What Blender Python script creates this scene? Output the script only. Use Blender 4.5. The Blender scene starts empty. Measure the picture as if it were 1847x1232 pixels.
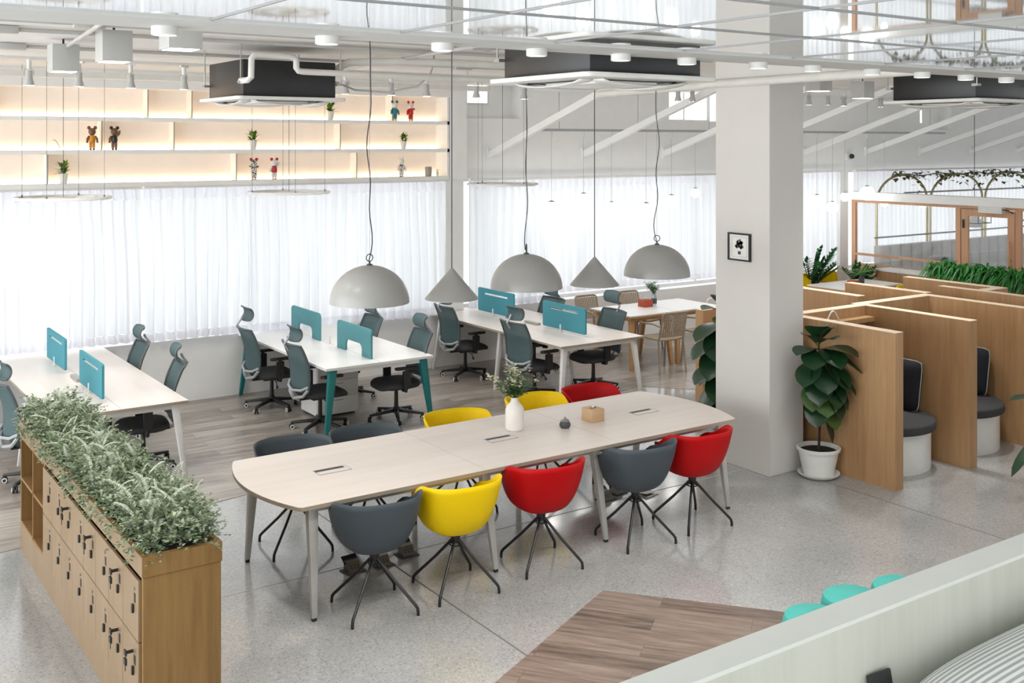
import bpy, bmesh, math, random
from mathutils import Vector, Matrix
R = math.radians
PI = math.pi
random.seed(7)
sc = bpy.context.scene
C = sc.collection

# ---------------------------------------------------------------- camera, sky, exposure
cam_d = bpy.data.cameras.new('camera')
cam_d.sensor_width = 36.0
cam_d.lens = 36.0 * 1940 / 1847
cam_d.shift_y = -(616 - 257) / 1847
cam_d.clip_end = 200
cam = bpy.data.objects.new('camera', cam_d)
C.objects.link(cam)
cam.location = (0, 0, 3.05)
cam.rotation_euler = (R(90), 0, -math.atan2(0.5660, 0.8244))
sc.camera = cam

world = bpy.data.worlds.new('sky')
sc.world = world
world.use_nodes = True
bg = world.node_tree.nodes['Background']
bg.inputs[0].default_value = (0.95, 0.98, 1.0, 1)
# overcast sky: glow added towards -x and dimming towards -y to balance light
_n, _l = world.node_tree.nodes, world.node_tree.links
_tc = _n.new('ShaderNodeTexCoord')
def _lobe(axis, power, amount):
    d = _n.new('ShaderNodeVectorMath'); d.operation = 'DOT_PRODUCT'; d.inputs[1].default_value = axis
    _l.new(_tc.outputs['Generated'], d.inputs[0])
    m = _n.new('ShaderNodeMath'); m.operation = 'MAXIMUM'; m.inputs[1].default_value = 0; _l.new(d.outputs['Value'], m.inputs[0])
    p = _n.new('ShaderNodeMath'); p.operation = 'POWER'; p.inputs[1].default_value = power; _l.new(m.outputs[0], p.inputs[0])
    q = _n.new('ShaderNodeMath'); q.operation = 'MULTIPLY'; q.inputs[1].default_value = amount; _l.new(p.outputs[0], q.inputs[0])
    return q
_a, _b = _lobe((-1, 0, 0), 1.5, 3.2), _lobe((0, -1, 0), 1.0, -.55)
_s = _n.new('ShaderNodeMath'); _l.new(_a.outputs[0], _s.inputs[0]); _l.new(_b.outputs[0], _s.inputs[1])
_s2 = _n.new('ShaderNodeMath'); _s2.inputs[1].default_value = 1.36; _l.new(_s.outputs[0], _s2.inputs[0])
_l.new(_s2.outputs[0], bg.inputs[1])

sc.view_settings.view_transform = 'Standard'
sc.view_settings.look = 'None'
sc.view_settings.gamma = 1
sc.view_settings.use_curve_mapping = False
sc.view_settings.exposure = 0.35


# ---------------------------------------------------------------- materials
def lin(c):
    return tuple(((v / 255) / 12.92 if v / 255 <= 0.04045 else ((v / 255 + 0.055) / 1.055) ** 2.4) for v in c)


def nt(name):
    m = bpy.data.materials.new(name)
    m.use_nodes = True
    t = m.node_tree
    return m, t, t.nodes, t.links, t.nodes['Principled BSDF']


def obj_noise(n, l, scale, detail=3, sc3=(1, 1, 1), coord='Object', rough=.5):
    tc = n.new('ShaderNodeTexCoord')
    mp = n.new('ShaderNodeMapping')
    mp.inputs['Scale'].default_value = sc3
    l.new(tc.outputs[coord], mp.inputs[0])
    nz = n.new('ShaderNodeTexNoise')
    nz.inputs['Scale'].default_value = scale
    nz.inputs['Detail'].default_value = detail
    nz.inputs['Roughness'].default_value = rough
    l.new(mp.outputs[0], nz.inputs['Vector'])
    return nz, mp


def ramp(n, l, fac, stops):
    r = n.new('ShaderNodeValToRGB')
    e = r.color_ramp.elements
    while len(e) < len(stops):
        e.new(0.5)
    for k, (p, c) in enumerate(stops):
        e[k].position = p
        e[k].color = (*c, 1)
    l.new(fac, r.inputs[0])
    return r


def plain(name, rgb, rough=.5, metal=0, var=.05, scale=6, bump=0, spec=.5, coat=0):
    m, t, n, l, p = nt(name)
    c = lin(rgb)
    nz, _ = obj_noise(n, l, scale)
    r = ramp(n, l, nz.outputs['Fac'], [(.3, tuple(v * (1 - var) for v in c)), (.7, tuple(min(1, v * (1 + var)) for v in c))])
    l.new(r.outputs[0], p.inputs['Base Color'])
    p.inputs['Roughness'].default_value = rough
    p.inputs['Metallic'].default_value = metal
    p.inputs['Specular IOR Level'].default_value = spec
    p.inputs['Coat Weight'].default_value = coat
    if bump:
        nb, _ = obj_noise(n, l, 220, 2)
        b = n.new('ShaderNodeBump')
        b.inputs['Strength'].default_value = bump
        b.inputs['Distance'].default_value = .003
        l.new(nb.outputs['Fac'], b.inputs['Height'])
        l.new(b.outputs[0], p.inputs['Normal'])
    return m


def wood(name, a, b, along='z', scale=5, rough=.5, dark=None, stretch=14):
    m, t, n, l, p = nt(name)
    s = {'x': (1, stretch, stretch), 'y': (stretch, 1, stretch), 'z': (stretch, stretch, 1)}[along]
    nz, mp = obj_noise(n, l, scale * .35, 6, s, rough=.65)
    n2, mp2 = obj_noise(n, l, scale * .1, 2, tuple(v ** .75 for v in s))
    mx = n.new('ShaderNodeMath'); mx.operation = 'ADD'
    ml = n.new('ShaderNodeMath'); ml.operation = 'MULTIPLY'; ml.inputs[1].default_value = .5
    l.new(nz.outputs['Fac'], mx.inputs[0]); l.new(n2.outputs['Fac'], mx.inputs[1]); l.new(mx.outputs[0], ml.inputs[0])
    r = ramp(n, l, ml.outputs[0], [(.36, lin(a)), (.5, tuple((x + y) / 2 for x, y in zip(lin(a), lin(b)))), (.64, lin(b))])
    l.new(r.outputs[0], p.inputs['Base Color'])
    p.inputs['Roughness'].default_value = rough
    return m


def emit(name, rgb, s):
    m, t, n, l, p = nt(name)
    e = n.new('ShaderNodeEmission')
    e.inputs[0].default_value = (*lin(rgb), 1)
    e.inputs[1].default_value = s
    l.new(e.outputs[0], n['Material Output'].inputs[0])
    return m


def leafmat(name, cols, rough=.45, trans=.15):
    m, t, n, l, p = nt(name)
    g = n.new('ShaderNodeNewGeometry')
    k = len(cols)
    r = ramp(n, l, g.outputs['Random Per Island'], [((i + .5) / k, lin(c)) for i, c in enumerate(cols)])
    l.new(r.outputs[0], p.inputs['Base Color'])
    p.inputs['Roughness'].default_value = rough
    tr = n.new('ShaderNodeBsdfTranslucent')
    l.new(r.outputs[0], tr.inputs[0])
    mx = n.new('ShaderNodeMixShader')
    mx.inputs[0].default_value = trans
    l.new(p.outputs[0], mx.inputs[1]); l.new(tr.outputs[0], mx.inputs[2])
    l.new(mx.outputs[0], n['Material Output'].inputs[0])
    return m


def sheer(name, rgb, through):
    m, t, n, l, p = nt(name)
    nz, _ = obj_noise(n, l, 1.2, 3, (8, 8, .4))
    c = lin(rgb)
    r = ramp(n, l, nz.outputs['Fac'], [(.3, tuple(v * .94 for v in c)), (.7, c)])
    d = n.new('ShaderNodeBsdfDiffuse'); tr = n.new('ShaderNodeBsdfTranslucent'); tp = n.new('ShaderNodeBsdfTransparent')
    l.new(r.outputs[0], d.inputs[0]); l.new(r.outputs[0], tr.inputs[0])
    m1 = n.new('ShaderNodeMixShader'); m1.inputs[0].default_value = .42
    m2 = n.new('ShaderNodeMixShader'); m2.inputs[0].default_value = through
    l.new(d.outputs[0], m1.inputs[1]); l.new(tr.outputs[0], m1.inputs[2])
    l.new(m1.outputs[0], m2.inputs[1]); l.new(tp.outputs[0], m2.inputs[2])
    l.new(m2.outputs[0], n['Material Output'].inputs[0])
    return m


def glassmat(name, refl=.06, tint=(1, 1, 1)):
    m, t, n, l, p = nt(name)
    tp = n.new('ShaderNodeBsdfTransparent'); tp.inputs[0].default_value = (*tint, 1)
    gl = n.new('ShaderNodeBsdfGlossy'); gl.inputs['Roughness'].default_value = .02
    fr = n.new('ShaderNodeLayerWeight'); fr.inputs[0].default_value = .5
    pw = n.new('ShaderNodeMath'); pw.operation = 'POWER'; pw.inputs[1].default_value = 5
    l.new(fr.outputs['Facing'], pw.inputs[0])
    ad = n.new('ShaderNodeMath'); ad.operation = 'MULTIPLY_ADD'; ad.inputs[1].default_value = .5; ad.inputs[2].default_value = refl / 2
    l.new(pw.outputs[0], ad.inputs[0]); ad.use_clamp = True
    mx = n.new('ShaderNodeMixShader')
    l.new(ad.outputs[0], mx.inputs[0]); l.new(tp.outputs[0], mx.inputs[1]); l.new(gl.outputs[0], mx.inputs[2])
    l.new(mx.outputs[0], n['Material Output'].inputs[0])
    return m


def meshmat(name, rgb, through):
    m, t, n, l, p = nt(name)
    nz, _ = obj_noise(n, l, 90, 2)
    c = lin(rgb)
    r = ramp(n, l, nz.outputs['Fac'], [(.3, tuple(v * .88 for v in c)), (.7, tuple(v * 1.1 for v in c))])
    l.new(r.outputs[0], p.inputs['Base Color'])
    p.inputs['Roughness'].default_value = .75
    tp = n.new('ShaderNodeBsdfTransparent')
    mx = n.new('ShaderNodeMixShader'); mx.inputs[0].default_value = through
    l.new(p.outputs[0], mx.inputs[1]); l.new(tp.outputs[0], mx.inputs[2])
    l.new(mx.outputs[0], n['Material Output'].inputs[0])
    return m


def terrazzo():
    m, t, n, l, p = nt('terrazzo')
    tc = n.new('ShaderNodeTexCoord')
    v = n.new('ShaderNodeTexVoronoi'); v.inputs['Scale'].default_value = 95
    l.new(tc.outputs['Object'], v.inputs['Vector'])
    bw = n.new('ShaderNodeRGBToBW'); l.new(v.outputs['Color'], bw.inputs[0])
    r1 = ramp(n, l, bw.outputs[0], [(.1, lin((146, 146, 145))), (.3, lin((166, 166, 165))), (.7, lin((171, 171, 170))), (.9, lin((184, 184, 183)))])
    nz, _ = obj_noise(n, l, 1.1, 4)
    r2 = ramp(n, l, nz.outputs['Fac'], [(.3, (.86, .86, .86)), (.7, (1.06, 1.05, 1.04))])
    mx = n.new('ShaderNodeMix'); mx.data_type = 'RGBA'; mx.blend_type = 'MULTIPLY'; mx.inputs[0].default_value = 1
    l.new(r1.outputs[0], mx.inputs[6]); l.new(r2.outputs[0], mx.inputs[7])
    l.new(mx.outputs[2], p.inputs['Base Color'])
    nr, _ = obj_noise(n, l, 2.5, 4)
    rr = ramp(n, l, nr.outputs['Fac'], [(.3, (.09,) * 3), (.75, (.19,) * 3)])
    l.new(rr.outputs[0], p.inputs['Roughness'])
    p.inputs['Specular IOR Level'].default_value = .85
    return m


def planks(name, cols, rot, rough=.3):
    m, t, n, l, p = nt(name)
    tc = n.new('ShaderNodeTexCoord')
    mp = n.new('ShaderNodeMapping'); mp.inputs['Rotation'].default_value = (0, 0, rot)
    l.new(tc.outputs['Object'], mp.inputs[0])
    br = n.new('ShaderNodeTexBrick')
    br.inputs['Scale'].default_value = 1
    br.inputs['Brick Width'].default_value = 1.2
    br.inputs['Row Height'].default_value = .18
    br.inputs['Mortar Size'].default_value = .0015
    br.inputs['Color1'].default_value = (0, 0, 0, 1); br.inputs['Color2'].default_value = (1, 1, 1, 1)
    br.inputs['Mortar'].default_value = (.0, .0, .0, 1)
    l.new(mp.outputs[0], br.inputs['Vector'])
    ms = n.new('ShaderNodeMapping'); ms.inputs['Scale'].default_value = (1.2, 11, 1)
    l.new(mp.outputs[0], ms.inputs[0])
    nz = n.new('ShaderNodeTexNoise'); nz.inputs['Scale'].default_value = 2.2; nz.inputs['Detail'].default_value = 6; nz.inputs['Roughness'].default_value = .65
    ad = n.new('ShaderNodeVectorMath'); ad.operation = 'ADD'
    l.new(ms.outputs[0], ad.inputs[0]); l.new(br.outputs['Color'], ad.inputs[1])
    l.new(ad.outputs[0], nz.inputs['Vector'])
    bw = n.new('ShaderNodeMath'); bw.operation = 'MULTIPLY_ADD'
    l.new(br.outputs['Color'], bw.inputs[0]); bw.inputs[1].default_value = .22; l.new(nz.outputs['Fac'], bw.inputs[2])
    r = ramp(n, l, bw.outputs[0], [(.38, lin(cols[0])), (.58, lin(cols[1])), (.8, lin(cols[2]))])
    mx = n.new('ShaderNodeMix'); mx.data_type = 'RGBA'
    l.new(br.outputs['Fac'], mx.inputs[0]); l.new(r.outputs[0], mx.inputs[6]); mx.inputs[7].default_value = (*lin((95, 88, 82)), 1)
    l.new(mx.outputs[2], p.inputs['Base Color'])
    p.inputs['Roughness'].default_value = rough
    return m


M = {}
M['white'] = plain('white_paint', (238, 238, 236), .7, var=.015)
M['pillar'] = plain('pillar_paint', (216, 213, 208), .7, var=.02, scale=2)
M['ceil'] = plain('ceiling_paint', (240, 237, 233), .8, var=.015, scale=2)
M['strip'] = plain('ceiling_strip_metal', (205, 205, 203), .5, var=.02)
M['seam'] = plain('seam_grey', (150, 150, 150), .5)
M['joint'] = plain('floor_joint_grey', (112, 110, 106), .6)
M['joint2'] = plain('floor_joint_pale', (196, 194, 190), .5)
M['tseam'] = plain('tabletop_seam', (192, 180, 168), .5)
M['terrazzo'] = terrazzo()
M['plank_back'] = planks('grey_oak_planks', [(112, 103, 95), (146, 137, 128), (172, 165, 156)], R(0), .28)
M['plank_front'] = planks('brown_oak_planks', [(92, 79, 71), (126, 110, 99), (148, 132, 121)], R(52), .4)
M['tabletop'] = wood('pale_maple_laminate', (228, 218, 210), (214, 203, 193), 'x', 2.2, .38)
M['tableedge'] = wood('grey_birch_edge', (172, 158, 140), (150, 136, 118), 'x', 4, .5)
M['legmetal'] = plain('brushed_leg_grey', (190, 188, 184), .42, .35)
M['desktop'] = plain('white_desk_laminate', (226, 225, 223), .32, var=.015)
M['maple'] = wood('pale_desk_laminate', (222, 215, 209), (213, 204, 197), 'y', 2.2, .36)
M['legwhite'] = plain('white_powder_coat', (222, 221, 218), .4)
M['legteal'] = plain('teal_leg_paint', (18, 112, 112), .4, var=.06)
M['screen'] = plain('blue_screen_felt', (66, 138, 151), .85, var=.04, scale=60, bump=.2)
M['screen2'] = plain('teal_screen_felt', (84, 142, 148), .85, var=.04, scale=60, bump=.2)
M['lwood'] = wood('locker_oak_side', (146, 113, 64), (114, 84, 45), 'z', 5, .45)
M['ldoor'] = wood('locker_oak_door', (143, 121, 94), (131, 108, 80), 'z', 4, .42)
M['lin'] = wood('locker_oak_inside', (148, 112, 66), (126, 92, 52), 'z', 4, .55)
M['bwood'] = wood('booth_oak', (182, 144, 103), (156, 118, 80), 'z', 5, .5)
M['btop_lit'] = wood('booth_edge_oak_lit', (238, 218, 192), (226, 204, 176), 'y', 5, .5)  # paled oak: grazing window light painted into the booth top edges
M['beech'] = wood('beech_leg', (206, 164, 116), (186, 142, 96), 'z', 5, .5)
M['pine'] = wood('partition_pine', (206, 160, 124), (186, 138, 102), 'z', 4, .45)
M['black'] = plain('black_plastic', (32, 32, 33), .45, var=.1)
M['blackmetal'] = plain('black_steel', (24, 24, 25), .4, var=.1)
M['seat'] = plain('charcoal_fabric', (58, 58, 60), .85, var=.08, scale=80, bump=.3)
M['mesh'] = meshmat('teal_grey_mesh', (80, 103, 106), .2)
M['cgrey'] = plain('chair_light_grey_plastic', (172, 176, 178), .45)
M['cdark'] = plain('chair_frame_grey', (74, 82, 84), .5)
M['tubgrey'] = plain('slate_shell', (70, 78, 84), .5, var=.03, spec=.3)
M['tubyellow'] = plain('yellow_shell', (240, 202, 2), .5, var=.02, spec=.22)
M['tubred'] = plain('red_shell', (182, 0, 6), .5, var=.02, spec=.22)
M['lamp'] = plain('lamp_grey_white', (162, 161, 158), .32, var=.015)
M['cord'] = plain('dark_cord', (70, 70, 72), .6)
M['wire'] = plain('steel_wire', (120, 120, 120), .4, .5)
M['acblack'] = plain('ac_black_casing', (36, 36, 37), .38, var=.1)
M['acwhite'] = plain('ac_white_panel', (226, 225, 221), .4)
M['pvc'] = plain('white_pvc', (222, 220, 214), .4)
M['conduit'] = plain('grey_conduit', (186, 184, 181), .45)
M['cubegrey'] = plain('cube_lamp_grey', (186, 186, 183), .5)
M['lit'] = emit('lamp_glow', (255, 253, 248), 4)
M['globe'] = emit('globe_glow', (255, 253, 248), 6)
M['led'] = emit('warm_led', (255, 222, 184), 9)
M['cream'] = plain('cream_back_panel', (248, 240, 232), .6, var=.02)
M['sheer'] = sheer('sheer_white_voile', (231, 233, 236), .12)
M['sheer2'] = sheer('doubled_white_voile', (232, 232, 238), .08)
M['glass'] = glassmat('clear_glass', .06)
M['vglass'] = glassmat('bottle_glass', .12, (.86, .9, .93))
M['potwhite'] = plain('white_pot', (226, 226, 221), .35)
M['ceramic'] = plain('white_ceramic', (236, 230, 224), .4)
M['soil'] = plain('dark_soil', (34, 26, 20), .95, var=.4, scale=90)
M['bark'] = plain('brown_bark', (58, 46, 36), .8, var=.2, scale=40)
M['fiddle'] = leafmat('fiddle_leaf', [(16, 44, 26), (26, 58, 34), (40, 72, 34), (20, 48, 30)], .32, .1)
M['fiddle2'] = leafmat('fiddle_leaf_light', [(74, 102, 46), (60, 90, 40)], .35, .2)
M['shrub'] = leafmat('box_foliage', [(92, 110, 80), (128, 144, 110), (158, 170, 140), (104, 132, 78), (186, 194, 174), (136, 154, 118), (80, 96, 72), (172, 182, 156)], .6, .3)
M['frond'] = leafmat('silver_frond', [(196, 204, 184), (214, 220, 204), (178, 190, 166)], .6, .25)
M['grass'] = leafmat('bright_grass', [(14, 104, 22), (34, 138, 34), (8, 74, 18), (60, 156, 60)], .45, .25)
M['zz'] = leafmat('zz_leaf', [(30, 92, 46), (46, 118, 58), (24, 70, 38)], .35, .15)
M['fern'] = leafmat('fern_leaf', [(150, 196, 110), (120, 176, 84), (88, 142, 70)], .5, .3)
M['succ'] = leafmat('small_plant_leaf', [(110, 150, 40), (70, 108, 34), (58, 62, 36), (150, 186, 60)], .5, .2)
M['flower'] = leafmat('cream_flower', [(240, 234, 210), (228, 222, 190), (246, 240, 226)], .6, .3)
M['stemgreen'] = leafmat('bouquet_leaf', [(66, 104, 56), (92, 130, 74), (110, 146, 92)], .5, .25)
M['ivy'] = leafmat('ivy_leaf', [(84, 90, 44), (60, 70, 36), (104, 84, 54), (96, 110, 56)], .5, .2)
M['tan'] = plain('tan_plastic', (164, 148, 128), .55)
M['redbox'] = plain('red_box', (168, 70, 44), .55)
M['kraft'] = wood('kraft_wood_box', (202, 168, 132), (190, 154, 116), 'x', 3, .6)
M['navy'] = plain('navy_fabric', (22, 26, 36), .9, var=.1, scale=60, bump=.3)
M['piping'] = plain('cream_piping', (190, 184, 168), .8)
M['teal'] = plain('teal_velvet', (66, 158, 150), .75, var=.06, scale=8)
M['grey_pot'] = plain('grey_pot', (160, 154, 148), .6)
M['sofa'] = plain('light_grey_upholstery', (208, 209, 207), .9, var=.04)
M['brass'] = plain('aged_brass', (176, 164, 128), .3, .8)
M['parapet'] = plain('parapet_plaster', (226, 228, 221), .8, var=.03, scale=3)
M['parapet_side'] = wood('parapet_whitewashed_board', (206, 206, 195), (192, 192, 180), 'z', 4, .7)
M['socket'] = plain('socket_steel', (120, 118, 112), .4, .6)
M['steel'] = plain('brushed_steel', (176, 174, 168), .35, .8)
M['paper'] = plain('print_paper', (238, 236, 232), .6)
M['ink'] = plain('print_ink', (70, 74, 72), .7)


def gloss():
    m, t, n, l, p = nt('gloss_white_panel')
    p.inputs['Base Color'].default_value = (.74, .75, .75, 1)
    p.inputs['Roughness'].default_value = .5
    g = n.new('ShaderNodeBsdfGlossy'); g.inputs['Roughness'].default_value = .03; g.inputs[0].default_value = (.95, .96, .96, 1)
    nz, _ = obj_noise(n, l, 1.6, 1)
    b = n.new('ShaderNodeBump'); b.inputs['Strength'].default_value = .03; b.inputs['Distance'].default_value = .01
    l.new(nz.outputs['Fac'], b.inputs['Height']); l.new(b.outputs[0], g.inputs['Normal'])
    mx = n.new('ShaderNodeMixShader'); mx.inputs[0].default_value = .86
    l.new(p.outputs[0], mx.inputs[1]); l.new(g.outputs[0], mx.inputs[2])
    l.new(mx.outputs[0], n['Material Output'].inputs[0])
    return m


M['gloss'] = gloss()


def stripes():
    m, t, n, l, p = nt('grey_white_stripe_fabric')
    tc = n.new('ShaderNodeTexCoord')
    w = n.new('ShaderNodeTexWave'); w.bands_direction = 'Y'; w.inputs['Scale'].default_value = 17; w.inputs['Distortion'].default_value = .15
    l.new(tc.outputs['Object'], w.inputs['Vector'])
    r = ramp(n, l, w.outputs['Fac'], [(.35, lin((176, 178, 176))), (.6, lin((236, 237, 234)))])
    l.new(r.outputs[0], p.inputs['Base Color']); p.inputs['Roughness'].default_value = .9
    return m


M['stripe'] = stripes()


# ---------------------------------------------------------------- mesh helpers
class MB:
    def __init__(s, m=None):
        s.v = []; s.f = []; s.mi = []; s.m = m or Matrix(); s.k = 0

    def add(s, vs, fs):
        o = len(s.v)
        s.v += [tuple(s.m @ Vector(v)) for v in vs]
        for f in fs:
            s.f.append(tuple(o + i for i in f)); s.mi.append(s.k)

    def box(s, x0, x1, y0, y1, z0, z1):
        s.add([(x, y, z) for z in (z0, z1) for y in (y0, y1) for x in (x0, x1)],
              [(0, 2, 3, 1), (4, 5, 7, 6), (0, 1, 5, 4), (2, 6, 7, 3), (0, 4, 6, 2), (1, 3, 7, 5)])
        return s

    def frus(s, a, b, ha, hb):
        """tapered square bar from a to b (half sizes ha, hb), section kept horizontal"""
        vs = []
        for c, h in ((a, ha), (b, hb)):
            hx, hy = h if isinstance(h, tuple) else (h, h)
            vs += [(c[0] - hx, c[1] - hy, c[2]), (c[0] + hx, c[1] - hy, c[2]), (c[0] - hx, c[1] + hy, c[2]), (c[0] + hx, c[1] + hy, c[2])]
        s.add(vs, [(0, 2, 3, 1), (4, 5, 7, 6), (0, 1, 5, 4), (2, 6, 7, 3), (0, 4, 6, 2), (1, 3, 7, 5)])
        return s

    def cyl(s, a, b, r, r2=None, n=12):
        a = Vector(a); b = Vector(b); r2 = r if r2 is None else r2
        d = (b - a).normalized()
        u = d.orthogonal().normalized(); w = d.cross(u)
        vs = []
        for c, q in ((a, r), (b, r2)):
            for i in range(n):
                t = 2 * PI * i / n
                vs.append(c + (u * math.cos(t) + w * math.sin(t)) * q)
        s.add(vs, [(i, (i + 1) % n, n + (i + 1) % n, n + i) for i in range(n)] + [tuple(range(n))[::-1], tuple(range(n, 2 * n))])
        return s

    def tube(s, pts, r, n=8, closed=False):
        P = [Vector(p) for p in pts]; k = len(P)
        u = None; vs = []
        for i, p in enumerate(P):
            if closed:
                d = P[(i + 1) % k] - P[i - 1]
            else:
                d = P[min(i + 1, k - 1)] - P[max(i - 1, 0)]
            d.normalize()
            if u is None:
                u = d.orthogonal().normalized()
            u = (u - d * u.dot(d)).normalized()
            w = d.cross(u)
            q = r[i] if isinstance(r, (list, tuple)) else r
            for j in range(n):
                t = 2 * PI * j / n
                vs.append(p + (u * math.cos(t) + w * math.sin(t)) * q)
        fs = []
        for i in range(k if closed else k - 1):
            a = i * n; b = ((i + 1) % k) * n
            fs += [(a + j, a + (j + 1) % n, b + (j + 1) % n, b + j) for j in range(n)]
        if not closed:
            fs += [tuple(range(n))[::-1], tuple(range((k - 1) * n, k * n))]
        s.add(vs, fs)
        return s

    def lathe(s, prof, n=28, c=(0, 0, 0)):
        vs = []; rows = []
        for r, z in prof:
            if r < 1e-5:
                rows.append([len(vs)]); vs.append((c[0], c[1], c[2] + z))
            else:
                rows.append(list(range(len(vs), len(vs) + n)))
                vs += [(c[0] + r * math.cos(2 * PI * i / n), c[1] + r * math.sin(2 * PI * i / n), c[2] + z) for i in range(n)]
        fs = []
        for A, B in zip(rows, rows[1:]):
            for i in range(n):
                j = (i + 1) % n
                if len(A) == 1 and len(B) == 1: continue
                if len(A) == 1: fs.append((A[0], B[j], B[i]))
                elif len(B) == 1: fs.append((A[i], A[j], B[0]))
                else: fs.append((A[i], A[j], B[j], B[i]))
        s.add(vs, fs)
        return s

    def prism(s, poly, z0, z1):
        n = len(poly)
        s.add([(x, y, z0) for x, y in poly] + [(x, y, z1) for x, y in poly],
              [tuple(range(n))[::-1], tuple(range(n, 2 * n))] + [(i, (i + 1) % n, n + (i + 1) % n, n + i) for i in range(n)])
        return s

    def sph(s, c, r, n=16, h=10):
        r = r if isinstance(r, tuple) else (r, r, r)
        vs = [(c[0], c[1], c[2] - r[2])]
        for i in range(1, h):
            t = PI * i / h - PI / 2
            for j in range(n):
                a = 2 * PI * j / n
                vs.append((c[0] + r[0] * math.cos(t) * math.cos(a), c[1] + r[1] * math.cos(t) * math.sin(a), c[2] + r[2] * math.sin(t)))
        vs.append((c[0], c[1], c[2] + r[2]))
        fs = [(0, 1 + (j + 1) % n, 1 + j) for j in range(n)]
        for i in range(h - 2):
            for j in range(n):
                a = 1 + i * n; b = a + n
                fs.append((a + j, a + (j + 1) % n, b + (j + 1) % n, b + j))
        e = len(vs) - 1; a = 1 + (h - 2) * n
        fs += [(a + j, a + (j + 1) % n, e) for j in range(n)]
        s.add(vs, fs)
        return s

    def grid(s, fn, nu, nv, wrap=False):
        vs = [fn(i / nu, j / nv) for j in range(nv + 1) for i in range(nu if wrap else nu + 1)]
        w = nu if wrap else nu + 1
        fs = []
        for j in range(nv):
            for i in range(nu):
                i2 = (i + 1) % w
                fs.append((j * w + i, j * w + i2, (j + 1) * w + i2, (j + 1) * w + i))
        s.add(vs, fs)
        return s

    def quad(s, a, b, c, d):
        s.add([a, b, c, d], [(0, 1, 2, 3)])
        return s

    def build(s, name, mats, parent=None, bevel=0, seg=2, solid=0, sub=0, ang=38, fix=True):
        me = bpy.data.meshes.new(name)
        me.from_pydata(s.v, [], s.f)
        mats = mats if isinstance(mats, (list, tuple)) else [mats]
        for m in mats:
            me.materials.append(M[m] if isinstance(m, str) else m)
        if len(mats) > 1:
            me.polygons.foreach_set('material_index', s.mi)
        if fix or bevel:
            b = bmesh.new(); b.from_mesh(me)
            if fix: bmesh.ops.recalc_face_normals(b, faces=b.faces)
            if bevel:
                bmesh.ops.bevel(b, geom=list(b.edges), offset=bevel, segments=seg, profile=.5, affect='EDGES', clamp_overlap=True)
            b.to_mesh(me); b.free()
        me.polygons.foreach_set('use_smooth', [True] * len(me.polygons))
        me.set_sharp_from_angle(angle=R(ang))
        o = bpy.data.objects.new(name, me)
        C.objects.link(o)
        if parent is not None: o.parent = parent
        if solid:
            md = o.modifiers.new('thickness', 'SOLIDIFY'); md.thickness = solid; md.offset = 0
        if sub:
            md = o.modifiers.new('smooth', 'SUBSURF'); md.levels = sub; md.render_levels = sub
        return o


def BX(*a):
    return MB().box(*a)


def tag(o, label, cat, group=None, kind=None):
    o['label'] = label; o['category'] = cat
    if group: o['group'] = group
    if kind: o['kind'] = kind
    return o


def spot(parent, z, power, r=.04, ang=125):
    d = bpy.data.lights.new('bulb', 'SPOT'); d.energy = power; d.spot_size = R(ang); d.spot_blend = 1; d.shadow_soft_size = r; d.color = (1, .985, .96)
    o = bpy.data.objects.new('bulb', d); C.objects.link(o); o.parent = parent; o.location = (0, 0, z)
    return o


def T(name, label, cat, loc=(0, 0, 0), rz=0, group=None):
    o = bpy.data.objects.new(name, None); C.objects.link(o)
    o.location = loc; o.rotation_euler = (0, 0, rz); o.empty_display_size = .1
    return tag(o, label, cat, group)


def struct(name, mb, mats, parent=None, **k):
    o = mb.build(name, mats, parent, **k)
    if parent is None: o['kind'] = 'structure'
    return o


def copy_tree(o, parent=None):
    c = o.copy(); C.objects.link(c)
    if parent is not None: c.parent = parent
    for ch in list(o.children): copy_tree(ch, c)
    return c


def dup(o, loc, rz=0, label=None, group=None):
    c = copy_tree(o); c.location = loc; c.rotation_euler = (0, 0, rz)
    if label: c['label'] = label
    if group: c['group'] = group
    return c


def arc(cx, cy, r, a0, a1, n=8):
    return [(cx + r * math.cos(a0 + (a1 - a0) * i / n), cy + r * math.sin(a0 + (a1 - a0) * i / n)) for i in range(n + 1)]


def rrect(x0, x1, y0, y1, r, n=6):
    return arc(x1 - r, y1 - r, r, 0, PI / 2, n) + arc(x0 + r, y1 - r, r, PI / 2, PI, n) + arc(x0 + r, y0 + r, r, PI, 1.5 * PI, n) + arc(x1 - r, y0 + r, r, 1.5 * PI, 2 * PI, n)


def leaf(mb, base, d, up, L, W, droop=.25, nu=5, fold=.15, shape=None):
    """one real leaf blade: follows direction d, curls down, widest past the middle"""
    d = Vector(d).normalized(); up = Vector(up)
    side = d.cross(up)
    if side.length < 1e-4: side = d.orthogonal()
    side.normalize(); nrm = side.cross(d).normalized()
    rows = []
    for i in range(nu + 1):
        t = i / nu
        w = W * (shape(t) if shape else math.sin(PI * min(1, t ** .8)) ** .75) / 2
        c = Vector(base) + d * (L * t) - nrm * (0) + Vector((0, 0, -droop * L * t * t))
        rows.append([c - side * w + nrm * (fold * w), c, c + side * w + nrm * (fold * w)])
    vs = [p for r in rows for p in r]
    fs = []
    for i in range(nu):
        a = i * 3; b = a + 3
        fs += [(a, a + 1, b + 1, b), (a + 1, a + 2, b + 2, b + 1)]
    mb.add(vs, fs)


def rnd(a, b):
    return random.uniform(a, b)


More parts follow.
